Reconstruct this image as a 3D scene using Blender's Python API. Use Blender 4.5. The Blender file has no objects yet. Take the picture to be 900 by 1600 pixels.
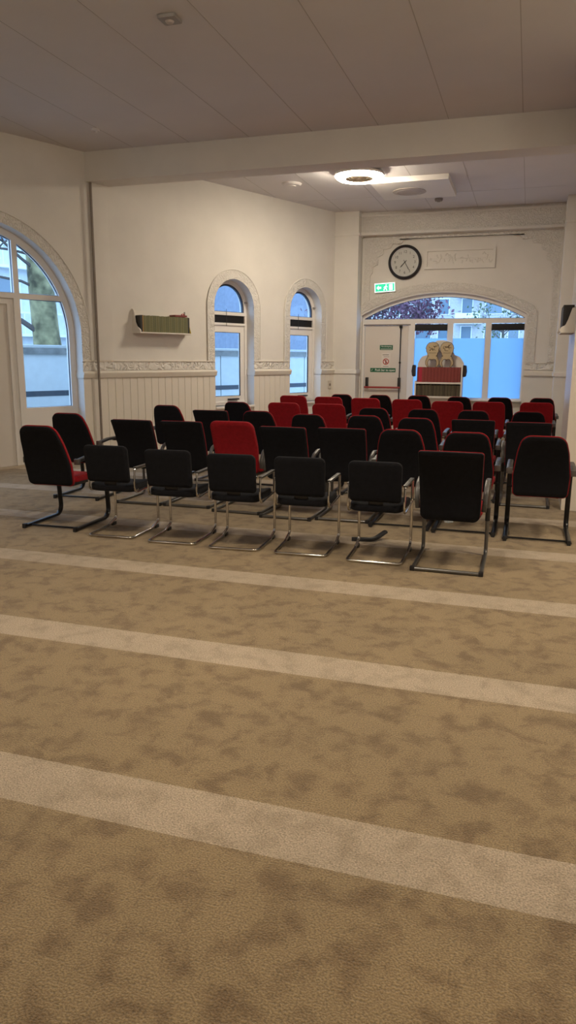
import bpy, bmesh, math, random
from mathutils import Vector, Matrix
random.seed(7)
scn = bpy.context.scene
col = scn.collection
PI = math.pi
R = math.radians

# ------------------------------------------------------------------ helpers
class MB:
    """collects shapes and links them as ONE mesh object"""
    def __init__(s): s.v = []; s.f = []
    def add(s, vs, fs):
        o = len(s.v); s.v += [tuple(v) for v in vs]; s.f += [tuple(o + i for i in f) for f in fs]; return s
    def box(s, x0, x1, y0, y1, z0, z1, bev=0.0):
        bm = bmesh.new(); bmesh.ops.create_cube(bm, size=1)
        for v in bm.verts:
            v.co = Vector(((x0+x1)/2 + v.co.x*(x1-x0), (y0+y1)/2 + v.co.y*(y1-y0), (z0+z1)/2 + v.co.z*(z1-z0)))
        if bev > 0:
            bmesh.ops.bevel(bm, geom=list(bm.edges), offset=bev, segments=2, affect='EDGES', profile=0.7)
        bm.verts.index_update()
        s.add([v.co[:] for v in bm.verts], [[v.index for v in f.verts] for f in bm.faces]); bm.free(); return s
    def tube(s, pts, prof, closed=False, cap=True):
        """sweep a closed 2D profile along a polyline (profile x = side, y = up-ish)"""
        pts = [Vector(p) for p in pts]; n = len(pts); m = len(prof)
        T = []
        for i in range(n):
            a = pts[i-1] if (i > 0 or closed) else pts[i]
            b = pts[(i+1) % n] if (i < n-1 or closed) else pts[i]
            T.append((b-a).normalized())
        up = Vector((0, 0, 1)) if abs(T[0].z) < .9 else Vector((0, 1, 0))
        N = (up - T[0]*up.dot(T[0])).normalized(); vs = []
        for i in range(n):
            if i: 
                N = N - T[i]*N.dot(T[i])
                N.normalize()
            B = T[i].cross(N)
            for (px, py) in prof: vs.append(pts[i] + B*px + N*py)
        fs = []
        for i in range(n if closed else n-1):
            j = (i+1) % n
            for k in range(m):
                l = (k+1) % m
                fs.append((i*m+k, i*m+l, j*m+l, j*m+k))
        if cap and not closed:
            fs.append(tuple(range(m-1, -1, -1))); fs.append(tuple((n-1)*m+k for k in range(m)))
        return s.add(vs, fs)
    def rod(s, pts, r, seg=10, closed=False): return s.tube(pts, circ(r, seg), closed)
    def lathe(s, prof, seg=32, axis='z', c=(0, 0, 0)):
        vs = []; fs = []; n = len(prof)
        for k in range(seg):
            a = 2*PI*k/seg
            for (r, h) in prof:
                x, y = r*math.cos(a), r*math.sin(a)
                vs.append((c[0]+x, c[1]+y, c[2]+h) if axis == 'z' else (c[0]+x, c[1]+h, c[2]+y))
        for k in range(seg):
            l = (k+1) % seg
            for i in range(n-1):
                fs.append((k*n+i, l*n+i, l*n+i+1, k*n+i+1))
        return s.add(vs, fs)
    def flat(s, outlines, z0, z1):
        """2D outlines (even-odd holes) extruded between local z0 and z1"""
        cu = bpy.data.curves.new('tmp', 'CURVE'); cu.dimensions = '2D'; cu.fill_mode = 'BOTH'
        cu.extrude = abs(z1-z0)/2
        for o in outlines:
            sp = cu.splines.new('POLY'); sp.points.add(len(o)-1); sp.use_cyclic_u = True
            for p, q in zip(sp.points, o): p.co = (q[0], q[1], 0, 1)
        ob = bpy.data.objects.new('tmp', cu); col.objects.link(ob)
        dg = bpy.context.evaluated_depsgraph_get(); me = bpy.data.meshes.new_from_object(ob.evaluated_get(dg))
        zc = (z0+z1)/2
        s.add([(v.co.x, v.co.y, v.co.z+zc) for v in me.vertices], [tuple(p.vertices) for p in me.polygons])
        bpy.data.objects.remove(ob); bpy.data.curves.remove(cu); bpy.data.meshes.remove(me)
        return s
    def layers(s, rings, capA=True, capB=True, shrink=(.66, .33)):
        """loft equal-length rings; curved caps made of shrinking rings"""
        m = len(rings[0]); rr = [list(map(Vector, r)) for r in rings]
        def capr(r): 
            c = sum(r, Vector())/m
            return [[c + (p-c)*k for p in r] for k in shrink], c
        if capA: a, ca = capr(rr[0]); rr = a[::-1] + rr
        if capB: b, cb = capr(rr[-1]); rr = rr + b
        vs = [p for r in rr for p in r]; fs = []
        for i in range(len(rr)-1):
            for k in range(m):
                l = (k+1) % m; fs.append((i*m+k, i*m+l, (i+1)*m+l, (i+1)*m+k))
        if capA:
            vs.append(ca); c = len(vs)-1
            for k in range(m): fs.append((c, (k+1) % m, k))
        if capB:
            vs.append(cb); c = len(vs)-1; o = (len(rr)-1)*m
            for k in range(m): fs.append((c, o+k, o+(k+1) % m))
        return s.add(vs, fs)
    def build(s, name, m, parent=None, matrix=None, smooth=True):
        me = bpy.data.meshes.new(name); me.from_pydata(s.v, [], s.f)
        bm = bmesh.new(); bm.from_mesh(me)
        bmesh.ops.remove_doubles(bm, verts=bm.verts, dist=1e-5)
        bmesh.ops.recalc_face_normals(bm, faces=bm.faces); bm.to_mesh(me); bm.free()
        me.materials.append(m)
        if smooth:
            me.polygons.foreach_set('use_smooth', [True]*len(me.polygons)); me.set_sharp_from_angle(angle=R(38))
        me.update()
        o = bpy.data.objects.new(name, me); col.objects.link(o)
        if parent: o.parent = parent
        if matrix is not None: o.matrix_world = matrix
        return o

def circ(r, seg=10): return [(r*math.cos(2*PI*k/seg), r*math.sin(2*PI*k/seg)) for k in range(seg)]
def oval(a, b, seg=12): return [(a*math.copysign(abs(math.cos(t))**.6, math.cos(t)), b*math.copysign(abs(math.sin(t))**.6, math.sin(t))) for t in [2*PI*k/seg for k in range(seg)]]
def fillet(pts, r, seg=5, closed=False):
    """round the corners of a 3D polyline; r one radius or a list"""
    pts = [Vector(p) for p in pts]; n = len(pts); out = []
    for i in range(n):
        ri = r[i] if isinstance(r, (list, tuple)) else r
        if (not closed and i in (0, n-1)) or ri <= 0: out.append(pts[i]); continue
        p, a, b = pts[i], pts[i-1], pts[(i+1) % n]
        u, w = (a-p), (b-p); la, lb = u.length, w.length; u.normalize(); w.normalize()
        ang = u.angle(w)
        if ang > PI-.02: out.append(p); continue
        d = min(ri/math.tan(ang/2), la*.49, lb*.49); rr = d*math.tan(ang/2)
        c = p + (u+w).normalized()*(rr/math.sin(ang/2)); s0 = p+u*d-c; e0 = p+w*d-c
        tot = s0.angle(e0); ax = s0.cross(e0).normalized()
        for k in range(seg+1): out.append(c + Matrix.Rotation(tot*k/seg, 3, ax) @ s0)
    return out
def fil2(pts, r, seg=5): return [(p.x, p.y) for p in fillet([(x, y, 0) for x, y in pts], r, seg, True)]
def inset(o, d):
    n = len(o); out = []
    area = sum(o[i][0]*o[(i+1) % n][1]-o[(i+1) % n][0]*o[i][1] for i in range(n)); sg = 1 if area > 0 else -1
    for i in range(n):
        a, b = o[i-1], o[(i+1) % n]; t = Vector((b[0]-a[0], b[1]-a[1]))
        t = t.normalized() if t.length > 1e-9 else Vector((1, 0))
        out.append((o[i][0]-sg*t.y*d, o[i][1]+sg*t.x*d))
    return out
def dense(o, d=.05):
    out = []
    for i in range(len(o)):
        a, b = o[i], o[(i+1) % len(o)]; L = math.dist(a, b); k = max(1, int(L/d))
        out += [(a[0]+(b[0]-a[0])*j/k, a[1]+(b[1]-a[1])*j/k) for j in range(k)]
    return out
def rect(x0, x1, y0, y1): return [(x0, y0), (x1, y0), (x1, y1), (x0, y1)]
def arc(cx, cy, r, a0, a1, n=24): return [(cx+r*math.cos(R(a0+(a1-a0)*k/n)), cy+r*math.sin(R(a0+(a1-a0)*k/n))) for k in range(n+1)]

def tag(o, label=None, cat=None, group=None, kind=None):
    if label: o['label'] = label
    if cat: o['category'] = cat
    if group: o['group'] = group
    if kind: o['kind'] = kind
    return o
def empty(name, loc=(0, 0, 0), rz=0, matrix=None):
    o = bpy.data.objects.new(name, None); o.empty_display_size = .1; col.objects.link(o)
    if matrix is not None: o.matrix_world = matrix
    else: o.location = loc; o.rotation_euler = (0, 0, rz)
    return o
def copy_tree(o, parent=None):
    c = o.copy(); col.objects.link(c)
    if parent: c.parent = parent
    for ch in KIDS.get(o, []) or [k for k in o.children]: copy_tree(ch, c)
    return c
KIDS = {}
def text_mesh(name, body, size, m, parent, loc, depth=.001, align='CENTER', spacing=1.0, bold=0):
    cu = bpy.data.curves.new('tmp', 'FONT'); cu.body = body; cu.size = size; cu.extrude = depth; cu.align_x = align; cu.align_y = 'CENTER'
    cu.space_character = spacing; cu.offset = bold
    ob = bpy.data.objects.new('tmp', cu); col.objects.link(ob)
    dg = bpy.context.evaluated_depsgraph_get(); me = bpy.data.meshes.new_from_object(ob.evaluated_get(dg))
    bpy.data.objects.remove(ob); bpy.data.curves.remove(cu)
    me.name = name; me.materials.clear(); me.materials.append(m)
    o = bpy.data.objects.new(name, me); col.objects.link(o); o.parent = parent; o.location = loc
    return o

# ------------------------------------------------------------------ materials
def srgb(r, g, b):
    f = lambda c: (c/255/12.92) if c/255 <= .04045 else ((c/255+.055)/1.055)**2.4
    return (f(r), f(g), f(b), 1)
def mat(name, c, rough=.6, metal=0, bump=0, bscale=40, var=0, vscale=6, spec=.5, sheen=0, emit=None, es=0, stretch=None):
    m = bpy.data.materials.new(name); m.use_nodes = True; nt = m.node_tree; b = nt.nodes['Principled BSDF']
    b.inputs['Base Color'].default_value = c; b.inputs['Roughness'].default_value = rough; b.inputs['Metallic'].default_value = metal
    b.inputs['Specular IOR Level'].default_value = spec
    if sheen: b.inputs['Sheen Weight'].default_value = sheen
    if emit: b.inputs['Emission Color'].default_value = emit; b.inputs['Emission Strength'].default_value = es
    tc = nt.nodes.new('ShaderNodeTexCoord'); src = tc.outputs['Object']
    if stretch:
        mp = nt.nodes.new('ShaderNodeMapping'); mp.inputs['Scale'].default_value = stretch; nt.links.new(src, mp.inputs[0]); src = mp.outputs[0]
    if var:
        n = nt.nodes.new('ShaderNodeTexNoise'); n.inputs['Scale'].default_value = vscale; n.inputs['Detail'].default_value = 5; nt.links.new(src, n.inputs['Vector'])
        mx = nt.nodes.new('ShaderNodeMix'); mx.data_type = 'RGBA'
        mx.inputs[6].default_value = tuple(x*(1-var) for x in c[:3])+(1,); mx.inputs[7].default_value = tuple(min(1, x*(1+var)) for x in c[:3])+(1,)
        mr = nt.nodes.new('ShaderNodeMapRange'); mr.inputs['From Min'].default_value = .33; mr.inputs['From Max'].default_value = .67; nt.links.new(n.outputs['Fac'], mr.inputs[0]); nt.links.new(mr.outputs[0], mx.inputs[0]); nt.links.new(mx.outputs[2], b.inputs['Base Color'])
    if bump:
        n = nt.nodes.new('ShaderNodeTexNoise'); n.inputs['Scale'].default_value = bscale; n.inputs['Detail'].default_value = 4; nt.links.new(src, n.inputs['Vector'])
        bp = nt.nodes.new('ShaderNodeBump'); bp.inputs['Strength'].default_value = bump; bp.inputs['Distance'].default_value = .01
        nt.links.new(n.outputs['Fac'], bp.inputs['Height']); nt.links.new(bp.outputs[0], b.inputs['Normal'])
    return m
def ornament_mat(name, c, scale=14, dist=.02):
    m = mat(name, c, .7); nt = m.node_tree; b = nt.nodes['Principled BSDF']
    tc = nt.nodes.new('ShaderNodeTexCoord')
    v = nt.nodes.new('ShaderNodeTexVoronoi'); v.feature = 'SMOOTH_F1'; v.inputs['Scale'].default_value = scale
    n = nt.nodes.new('ShaderNodeTexNoise'); n.inputs['Scale'].default_value = scale*.6; n.inputs['Detail'].default_value = 1
    ad = nt.nodes.new('ShaderNodeMix'); ad.data_type = 'VECTOR'; ad.inputs[0].default_value = .12
    nt.links.new(tc.outputs['Object'], n.inputs['Vector']); nt.links.new(tc.outputs['Object'], ad.inputs[4]); nt.links.new(n.outputs['Color'], ad.inputs[5]); nt.links.new(ad.outputs[1], v.inputs['Vector'])
    a = nt.nodes.new('ShaderNodeMath'); a.operation = 'SINE'; a2 = nt.nodes.new('ShaderNodeMath'); a2.operation = 'MULTIPLY'; a2.inputs[1].default_value = 14
    nt.links.new(v.outputs['Distance'], a2.inputs[0]); nt.links.new(a2.outputs[0], a.inputs[0])
    bp = nt.nodes.new('ShaderNodeBump'); bp.inputs['Strength'].default_value = .8; bp.inputs['Distance'].default_value = dist*.5
    nt.links.new(a.outputs[0], bp.inputs['Height']); nt.links.new(bp.outputs[0], b.inputs['Normal'])
    return m
def glass_mat():
    m = bpy.data.materials.new('window_glass'); m.use_nodes = True; nt = m.node_tree; nt.nodes.clear()
    out = nt.nodes.new('ShaderNodeOutputMaterial'); mx = nt.nodes.new('ShaderNodeMixShader'); t = nt.nodes.new('ShaderNodeBsdfTransparent')
    g = nt.nodes.new('ShaderNodeBsdfGlossy'); g.inputs['Roughness'].default_value = .02; fr = nt.nodes.new('ShaderNodeFresnel'); fr.inputs['IOR'].default_value = 1.35
    t.inputs['Color'].default_value = (.93, .96, .97, 1)
    ge = nt.nodes.new('ShaderNodeNewGeometry'); iv = nt.nodes.new('ShaderNodeMath'); iv.operation = 'SUBTRACT'; iv.inputs[0].default_value = 1; nt.links.new(ge.outputs['Backfacing'], iv.inputs[1])
    ml = nt.nodes.new('ShaderNodeMath'); ml.operation = 'MULTIPLY'; nt.links.new(fr.outputs[0], ml.inputs[0]); nt.links.new(iv.outputs[0], ml.inputs[1]); nt.links.new(ml.outputs[0], mx.inputs[0]); nt.links.new(t.outputs[0], mx.inputs[1]); nt.links.new(g.outputs[0], mx.inputs[2]); nt.links.new(mx.outputs[0], out.inputs[0])
    return m
def frost_mat():
    m = bpy.data.materials.new('frosted_film'); m.use_nodes = True; nt = m.node_tree; nt.nodes.clear()
    out = nt.nodes.new('ShaderNodeOutputMaterial'); mx = nt.nodes.new('ShaderNodeMixShader'); mx.inputs[0].default_value = .12
    t = nt.nodes.new('ShaderNodeBsdfTranslucent'); t.inputs['Color'].default_value = (.50, .66, .80, 1)
    d = nt.nodes.new('ShaderNodeBsdfDiffuse'); d.inputs['Color'].default_value = (.50, .66, .80, 1)
    nt.links.new(t.outputs[0], mx.inputs[1]); nt.links.new(d.outputs[0], mx.inputs[2]); nt.links.new(mx.outputs[0], out.inputs[0])
    return m
def carpet_mat():
    m = bpy.data.materials.new('striped_carpet'); m.use_nodes = True; nt = m.node_tree; b = nt.nodes['Principled BSDF']; L = nt.links.new; N = nt.nodes.new
    b.inputs['Roughness'].default_value = .95; b.inputs['Specular IOR Level'].default_value = .15; b.inputs['Sheen Weight'].default_value = .25; b.inputs['Sheen Roughness'].default_value = .6
    tc = N('ShaderNodeTexCoord'); sep = N('ShaderNodeSeparateXYZ'); L(tc.outputs['Object'], sep.inputs[0])
    # wobble the stripe edge by the tufts
    nz = N('ShaderNodeTexNoise'); nz.inputs['Scale'].default_value = 60; L(tc.outputs['Object'], nz.inputs['Vector'])
    ma = N('ShaderNodeMath'); ma.operation = 'MULTIPLY_ADD'; ma.inputs[1].default_value = .012; L(nz.outputs['Fac'], ma.inputs[0]); L(sep.outputs['Y'], ma.inputs[2])
    ad = N('ShaderNodeMath'); ad.operation = 'ADD'; ad.inputs[1].default_value = 1.385*20-2.02; L(ma.outputs[0], ad.inputs[0])
    md = N('ShaderNodeMath'); md.operation = 'MODULO'; md.inputs[1].default_value = 1.385; L(ad.outputs[0], md.inputs[0])
    ls = N('ShaderNodeMath'); ls.operation = 'LESS_THAN'; ls.inputs[1].default_value = .275; L(md.outputs[0], ls.inputs[0])
    # nap marks: trodden pile that lies the other way
    n1 = N('ShaderNodeTexNoise'); n1.inputs['Scale'].default_value = 7.5; n1.inputs['Detail'].default_value = 7; n1.inputs['Roughness'].default_value = .62; n1.inputs['Distortion'].default_value = .35; L(tc.outputs['Object'], n1.inputs['Vector'])
    r1 = N('ShaderNodeValToRGB'); r1.color_ramp.elements[0].position = .37; r1.color_ramp.elements[1].position = .53; L(n1.outputs['Fac'], r1.inputs[0])
    n2 = N('ShaderNodeTexNoise'); n2.inputs['Scale'].default_value = 150; n2.inputs['Detail'].default_value = 3; L(tc.outputs['Object'], n2.inputs['Vector'])
    n3 = N('ShaderNodeTexNoise'); n3.inputs['Scale'].default_value = 1.1; n3.inputs['Detail'].default_value = 2; L(tc.outputs['Object'], n3.inputs['Vector'])
    def mix(a, c, f):
        x = N('ShaderNodeMix'); x.data_type = 'RGBA'
        for i, q in ((6, a), (7, c)):
            if isinstance(q, tuple): x.inputs[i].default_value = q
            else: L(q, x.inputs[i])
        L(f, x.inputs[0]); return x.outputs[2]
    base = mix(CARPET_DARK, CARPET, r1.outputs[0])
    stripe = mix(STRIPE_DARK, STRIPE, r1.outputs[0])
    c = mix(base, stripe, ls.outputs[0])
    def mul(cin, f, lo, hi):
        mr = N('ShaderNodeMapRange'); mr.inputs['From Min'].default_value = .3; mr.inputs['From Max'].default_value = .7; mr.inputs['To Min'].default_value = lo; mr.inputs['To Max'].default_value = hi; L(f, mr.inputs[0])
        x = N('ShaderNodeVectorMath'); x.operation = 'SCALE'; L(cin, x.inputs[0]); L(mr.outputs[0], x.inputs['Scale']); return x.outputs[0]
    c = mul(c, n2.outputs['Fac'], .58, 1.42); c = mul(c, n3.outputs['Fac'], .92, 1.08)
    L(c, b.inputs['Base Color'])
    bp = N('ShaderNodeBump'); bp.inputs['Strength'].default_value = .7; bp.inputs['Distance'].default_value = .012; L(n2.outputs['Fac'], bp.inputs['Height']); L(bp.outputs[0], b.inputs['Normal'])
    return m
CARPET = (.290, .205, .106, 1); CARPET_DARK = (.180, .116, .055, 1); STRIPE = (.45, .36, .262, 1); STRIPE_DARK = (.36, .28, .195, 1)
WALL = (.74, .71, .66, 1)
M = dict(
    wall=mat('wall_paint', WALL, .75, bump=.15, bscale=60, var=.03, vscale=2),
    gloss=mat('gloss_wall_paint', (.72, .66, .58, 1), .32, bump=.04, bscale=12),
    orn=ornament_mat('moulded_plaster', WALL), orn_fine=ornament_mat('fine_moulded_plaster', WALL, 24, .012),
    wood=mat('painted_wood', (.76, .71, .63, 1), .5, bump=.05, bscale=30),
    frame=mat('white_window_frame', (.82, .79, .76, 1), .4), ceil=mat('ceiling_board', (.70, .675, .675, 1), .85, bump=.08, bscale=80, var=.02, vscale=1.5),
    seam=mat('ceiling_seam', (.46, .43, .41, 1), .9), carpet=carpet_mat(), glass=glass_mat(), frost=frost_mat(),
    black_fabric=mat('black_fabric', (.0065, .0066, .0095, 1), .9, bump=.3, bscale=400, var=.2, vscale=30, spec=.2, sheen=.03),
    red_fabric=mat('red_fabric', (.31, .009, .016, 1), .9, bump=.3, bscale=400, var=.12, vscale=30, spec=.2, sheen=.04),
    black_metal=mat('black_metal', (.007, .007, .009, 1), .28, spec=.4, bump=.02, bscale=60),
    black_plastic=mat('black_plastic', (.02, .02, .023, 1), .38, bump=.05, bscale=200),
    grey_metal=mat('grey_metal', (.17, .165, .16, 1), .35, metal=.75, bump=.02, bscale=60),
    chrome=mat('chrome', (.62, .60, .58, 1), .16, metal=1, bump=.01, bscale=30),
    black=mat('flat_black', (.013, .012, .014, 1), .7, bump=.05), dark=mat('dark_brown', (.05, .035, .025, 1), .6, bump=.05),
    door=mat('door_paint', (.70, .65, .60, 1), .5, bump=.03, bscale=20),
    red_bar=mat('red_bar', (.32, .03, .03, 1), .35, bump=.02), green=mat('sign_green', (.01, .13, .06, 1), .45, bump=.02), white=mat('white_print', (.8, .8, .78, 1), .6, bump=.02),
    print_dark=mat('dark_print', (.06, .055, .05, 1), .7, bump=.02), red_print=mat('red_print', (.45, .04, .035, 1), .6, bump=.02), paper=mat('paper', (.78, .74, .70, 1), .8, bump=.05),
    dial=mat('clock_dial', (.62, .58, .53, 1), .5, bump=.02), chromerim=mat('clock_inner_rim', (.75, .72, .7, 1), .25, bump=.02),
    lamp=mat('lamp_diffuser', (.9, .88, .8, 1), .5, emit=(1, .87, .67, 1), es=43, bump=.02),
    exit_green=mat('exit_sign_green', (.02, .5, .3, 1), .5, emit=(.02, .70, .36, 1), es=.32, bump=.02), exit_white=mat('exit_sign_white', (.8, .9, .85, 1), .5, emit=(.8, 1, .92, 1), es=.42, bump=.02),
    mdf=mat('plain_mdf', (.52, .41, .25, 1), .65, bump=.08, bscale=120, var=.06, vscale=8), mdf_edge=mat('burnt_mdf_edge', (.06, .035, .02, 1), .7, bump=.05),
    shelf=mat('white_shelf_board', (.76, .72, .66, 1), .5, bump=.03), detector=mat('detector_plastic', (.50, .44, .41, 1), .5, bump=.02), grey=mat('grey_plastic', (.30, .28, .27, 1), .5, bump=.03),
    tissue=mat('white_tissue', (.7, .75, .8, 1), .8, bump=.3, bscale=60),
    gwall=mat('garden_wall_panel', (.55, .58, .58, 1), .8, bump=.1, var=.04), gcap=mat('garden_wall_coping', (.20, .20, .19, 1), .8, bump=.3, var=.25), gcap2=mat('garden_wall_top', (.45, .46, .45, 1), .8, bump=.2),
    gband=mat('dark_wall_band', (.05, .06, .075, 1), .7, bump=.1), bark=mat('tree_bark', (.20, .175, .09, 1), .95, bump=.9, bscale=9, var=.7, vscale=3.2), twig=mat('twig_bark', (.10, .08, .07, 1), .9, bump=.2),
    facade=mat('pale_facade', (.66, .68, .68, 1), .85, bump=.1, var=.04), facade2=mat('grey_facade', (.21, .24, .30, 1), .85, bump=.1, var=.08), brick=mat('facade_brick', (.50, .49, .49, 1), .9, bump=.2, var=.1),
    pane=mat('dark_pane', (.13, .19, .24, 1), .15, spec=.8, bump=.01), outw=mat('white_outdoor_frame', (.8, .82, .82, 1), .5, bump=.02), roof=mat('roof_tile', (.12, .13, .16, 1), .8, bump=.3),
    leaf=mat('purple_leaf', (.13, .055, .085, 1), .7, var=.5, vscale=20, bump=.05), gleaf=mat('green_leaf', (.10, .15, .07, 1), .7, var=.5, vscale=20, bump=.05), ground=mat('paving', (.3, .3, .3, 1), .9, bump=.2, var=.1),
    fan=mat('fan_grille', (.45, .36, .24, 1), .5, bump=.03), socket=mat('socket_plate', (.6, .55, .48, 1), .5, bump=.02), cable=mat('cable_duct', (.23, .19, .16, 1), .7, bump=.05), skirt=mat('skirting_wood', (.50, .42, .32, 1), .6, bump=.05),
    seal=mat('dark_blue_seal', (.035, .055, .10, 1), .4, bump=.02),
    glassjar=mat('pink_glass_jar', (.55, .38, .32, 1), .2, bump=.02),
)

# ------------------------------------------------------------------ camera
F_PX = 1150.; PITCH = math.atan(240/F_PX); YAW = R(17.7); ROLL = R(.35); H = 1.6
fw = Vector((-math.sin(YAW)*math.cos(PITCH), math.cos(YAW)*math.cos(PITCH), -math.sin(PITCH)))
rt0 = Vector((math.cos(YAW), math.sin(YAW), 0)); up0 = rt0.cross(fw)
rt = math.cos(ROLL)*rt0+math.sin(ROLL)*up0; up = -math.sin(ROLL)*rt0+math.cos(ROLL)*up0
cam = bpy.data.cameras.new('camera'); co = bpy.data.objects.new('camera', cam); col.objects.link(co)
cam.sensor_fit = 'VERTICAL'; cam.sensor_height = 36; cam.lens = F_PX/1600*36; cam.clip_end = 300; cam.clip_start = .05
co.matrix_world = Matrix(((rt.x, up.x, -fw.x, 0), (rt.y, up.y, -fw.y, 0), (rt.z, up.z, -fw.z, H), (0, 0, 0, 1)))
scn.camera = co

# ------------------------------------------------------------------ frames of the walls
SP = R(24.1)
Ld = Vector((math.sin(SP), math.cos(SP), 0)); Ln = Vector((Ld.y, -Ld.x, 0)); P0 = Vector((-7.048, 8.613, 0))
def frameM(o, u, n): return Matrix(((u.x, 0, n.x, o.x), (u.y, 0, n.y, o.y), (0, 1, 0, o.z), (0, 0, 0, 1)))
ML = frameM(P0, Ld, Ln)                                   # left wall: x = along the wall, y = up, z = into the room
YB = 15.9
MBk = frameM(Vector((0, YB, 0)), Vector((1, 0, 0)), Vector((0, -1, 0)))   # back wall
def at(Mx, x, y, z=0): return Mx @ Matrix.Translation((x, y, z))
S1 = 7.98                                                 # s of the left/back corner
ZC = 4.53
def lwp(s, z, d=0): return ML @ Vector((s, z, d))
def struct(o): o['kind'] = 'structure'; return o

# ------------------------------------------------------------------ room shell
pa, pb = lwp(-16, 0, -.36), lwp(S1+.25, 0, -.36)
plan = [(pa.x, pa.y), (4.7, -6), (4.7, 8.65), (.98, 8.65), (.98, 16.26), (pb.x, 16.26), (pb.x, pb.y)]
fl = MB(); fl.flat([plan], -.12, 0); struct(fl.build('floor', M['carpet'], smooth=False))
cl = MB(); cl.flat([plan], ZC, ZC+.12)
struct(cl.build('ceiling', M['ceil'], smooth=False))
# seams between the ceiling boards
sm = MB()
for i in range(-9, 5):
    x = -.27+.885*i
    s0 = 0
    ys = max(-5.9, (x+7.048)/math.tan(SP)+8.613-17 if False else -5.9)
    yw = 8.613+(x+7.048)/math.tan(SP) if x > -9 else -5.9     # where the left wall crosses this seam
    y1 = min(15.88, yw-.05)
    if y1 > -5.9: sm.box(x-.004, x+.004, -5.9, y1, ZC-.0015, ZC+.001)
for y in (14.3,):
    sm.box(-4.4, .4, y-.004, y+.004, ZC-.0015, ZC+.001)
struct(sm.build('trim_1', M['seam'])).name = 'trim_1'

# left wall: outline with the big arched doorway notched in and two arched window holes
AC, AZ, AR = -.085, 1.9, 1.515
arch = [(AC+AR, 0)] + arc(AC, AZ, AR, 0, 180, 48) + [(AC-AR, 0)]
WINS = [(4.146, 5.14), (6.155, 7.125)]
ZS, ZT = .735, 2.99
def win_hole(a, b):
    r = (b-a)/2; c = (a+b)/2; zs = ZT-r
    return [(a, ZS), (b, ZS)] + arc(c, zs, r, 0, 180, 32)
wl = MB()
wl.flat([[(-16, 0), (AC-AR, 0)] + arch[::-1][1:-1] + [(AC+AR, 0), (S1+.4, 0), (S1+.4, ZC), (-16, ZC)], win_hole(*WINS[0]), win_hole(*WINS[1])], -.36, 0)
struct(wl.build('wall_left', M['wall'], matrix=ML, smooth=False))
# back wall with its wide segmental opening
BX0, BX1 = -3.45, -.10; BSP, BTOP = 2.50, 2.94
bc = (BX0+BX1)/2; hw = (BX1-BX0)/2; rise = BTOP-BSP; BR = (hw*hw+rise*rise)/(2*rise); bz = BTOP-BR; ba = math.degrees(math.asin(hw/BR))
seg_arc = arc(bc, bz, BR, 90-ba, 90+ba, 40)
wb = MB(); wb.flat([[(-4.6, 0), (BX0, 0)] + seg_arc[::-1] + [(BX1, 0), (1.5, 0), (1.5, ZC), (-4.6, ZC)]], -.36, 0)
struct(wb.build('wall_back', M['wall'], matrix=MBk, smooth=False))
# right wall of the bay, the cross wall beside it and the rest of the hall behind the camera
wr = MB(); wr.box(.74, .98, 9.64, 15.9, 0, ZC); struct(wr.build('wall_right', M['gloss'], smooth=False))
wr = MB(); wr.box(.44, .98, 8.39, 9.64, 0, ZC); struct(wr.build('trim_18', M['gloss'], smooth=False))
wx = MB(); wx.box(.98, 4.6, 8.39, 8.65, 0, ZC); struct(wx.build('wall_cross', M['wall'], smooth=False))
we = MB(); we.box(4.4, 4.7, -5.8, 8.39, 0, ZC); struct(we.build('wall_east', M['wall'], smooth=False))
wq = MB(); wq.box(-13.3, 4.7, -6, -5.8, 0, ZC); struct(wq.build('wall_rear', M['wall'], smooth=False))
# beam across the hall, fascia beam over the back wall
bm_ = MB(); bm_.box(-6.75, .74, 10.1, 10.5, 4.12, ZC, .01); struct(bm_.build('trim_2', M['wall']))
bb = MB(); bb.box(-4.0, .74, 15.72, 15.9, 4.13, ZC, .005); struct(bb.build('trim_3', M['orn_fine']))
b2 = MB(); b2.box(-4.0, .74, 15.66, 15.9, 4.08, 4.13, .008); b2.box(-4, .74, 15.7, 15.9, 4.44, 4.49, .01); struct(b2.build('trim_4', M['wall']))
# corner piers of the back wall
def pier(name, x0, x1, y0, y1):
    p = MB(); p.box(x0, x1, y0, y1, 0, ZC, .006); p.box(x0-.02, x1+.02, y0-.025, y1, 1.29, 1.37, .008); p.box(x0-.01, x1+.02, y0-.02, y1, 4.06, 4.11, .006)
    return struct(p.build(name, M['wall']))
pier('trim_5', -4.05, -3.47, 15.5, 15.9)
pier('trim_6', .48, .74, 15.1, 15.9)
# pilaster on the left wall where the beam lands, with its dark cable duct
pl = MB(); pl.box(1.69, 1.98, 1.552, 4.12, 0, .035, .006); struct(pl.build('trim_7', M['wall'], matrix=ML))
cd = MB(); cd.box(1.655, 1.684, 0.12, 4.11, .062, .085, .004); tag(cd.build('cable_duct', M['cable'], matrix=ML), 'thin dark cable duct running down the left wall under the beam end', 'cable duct')

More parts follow.
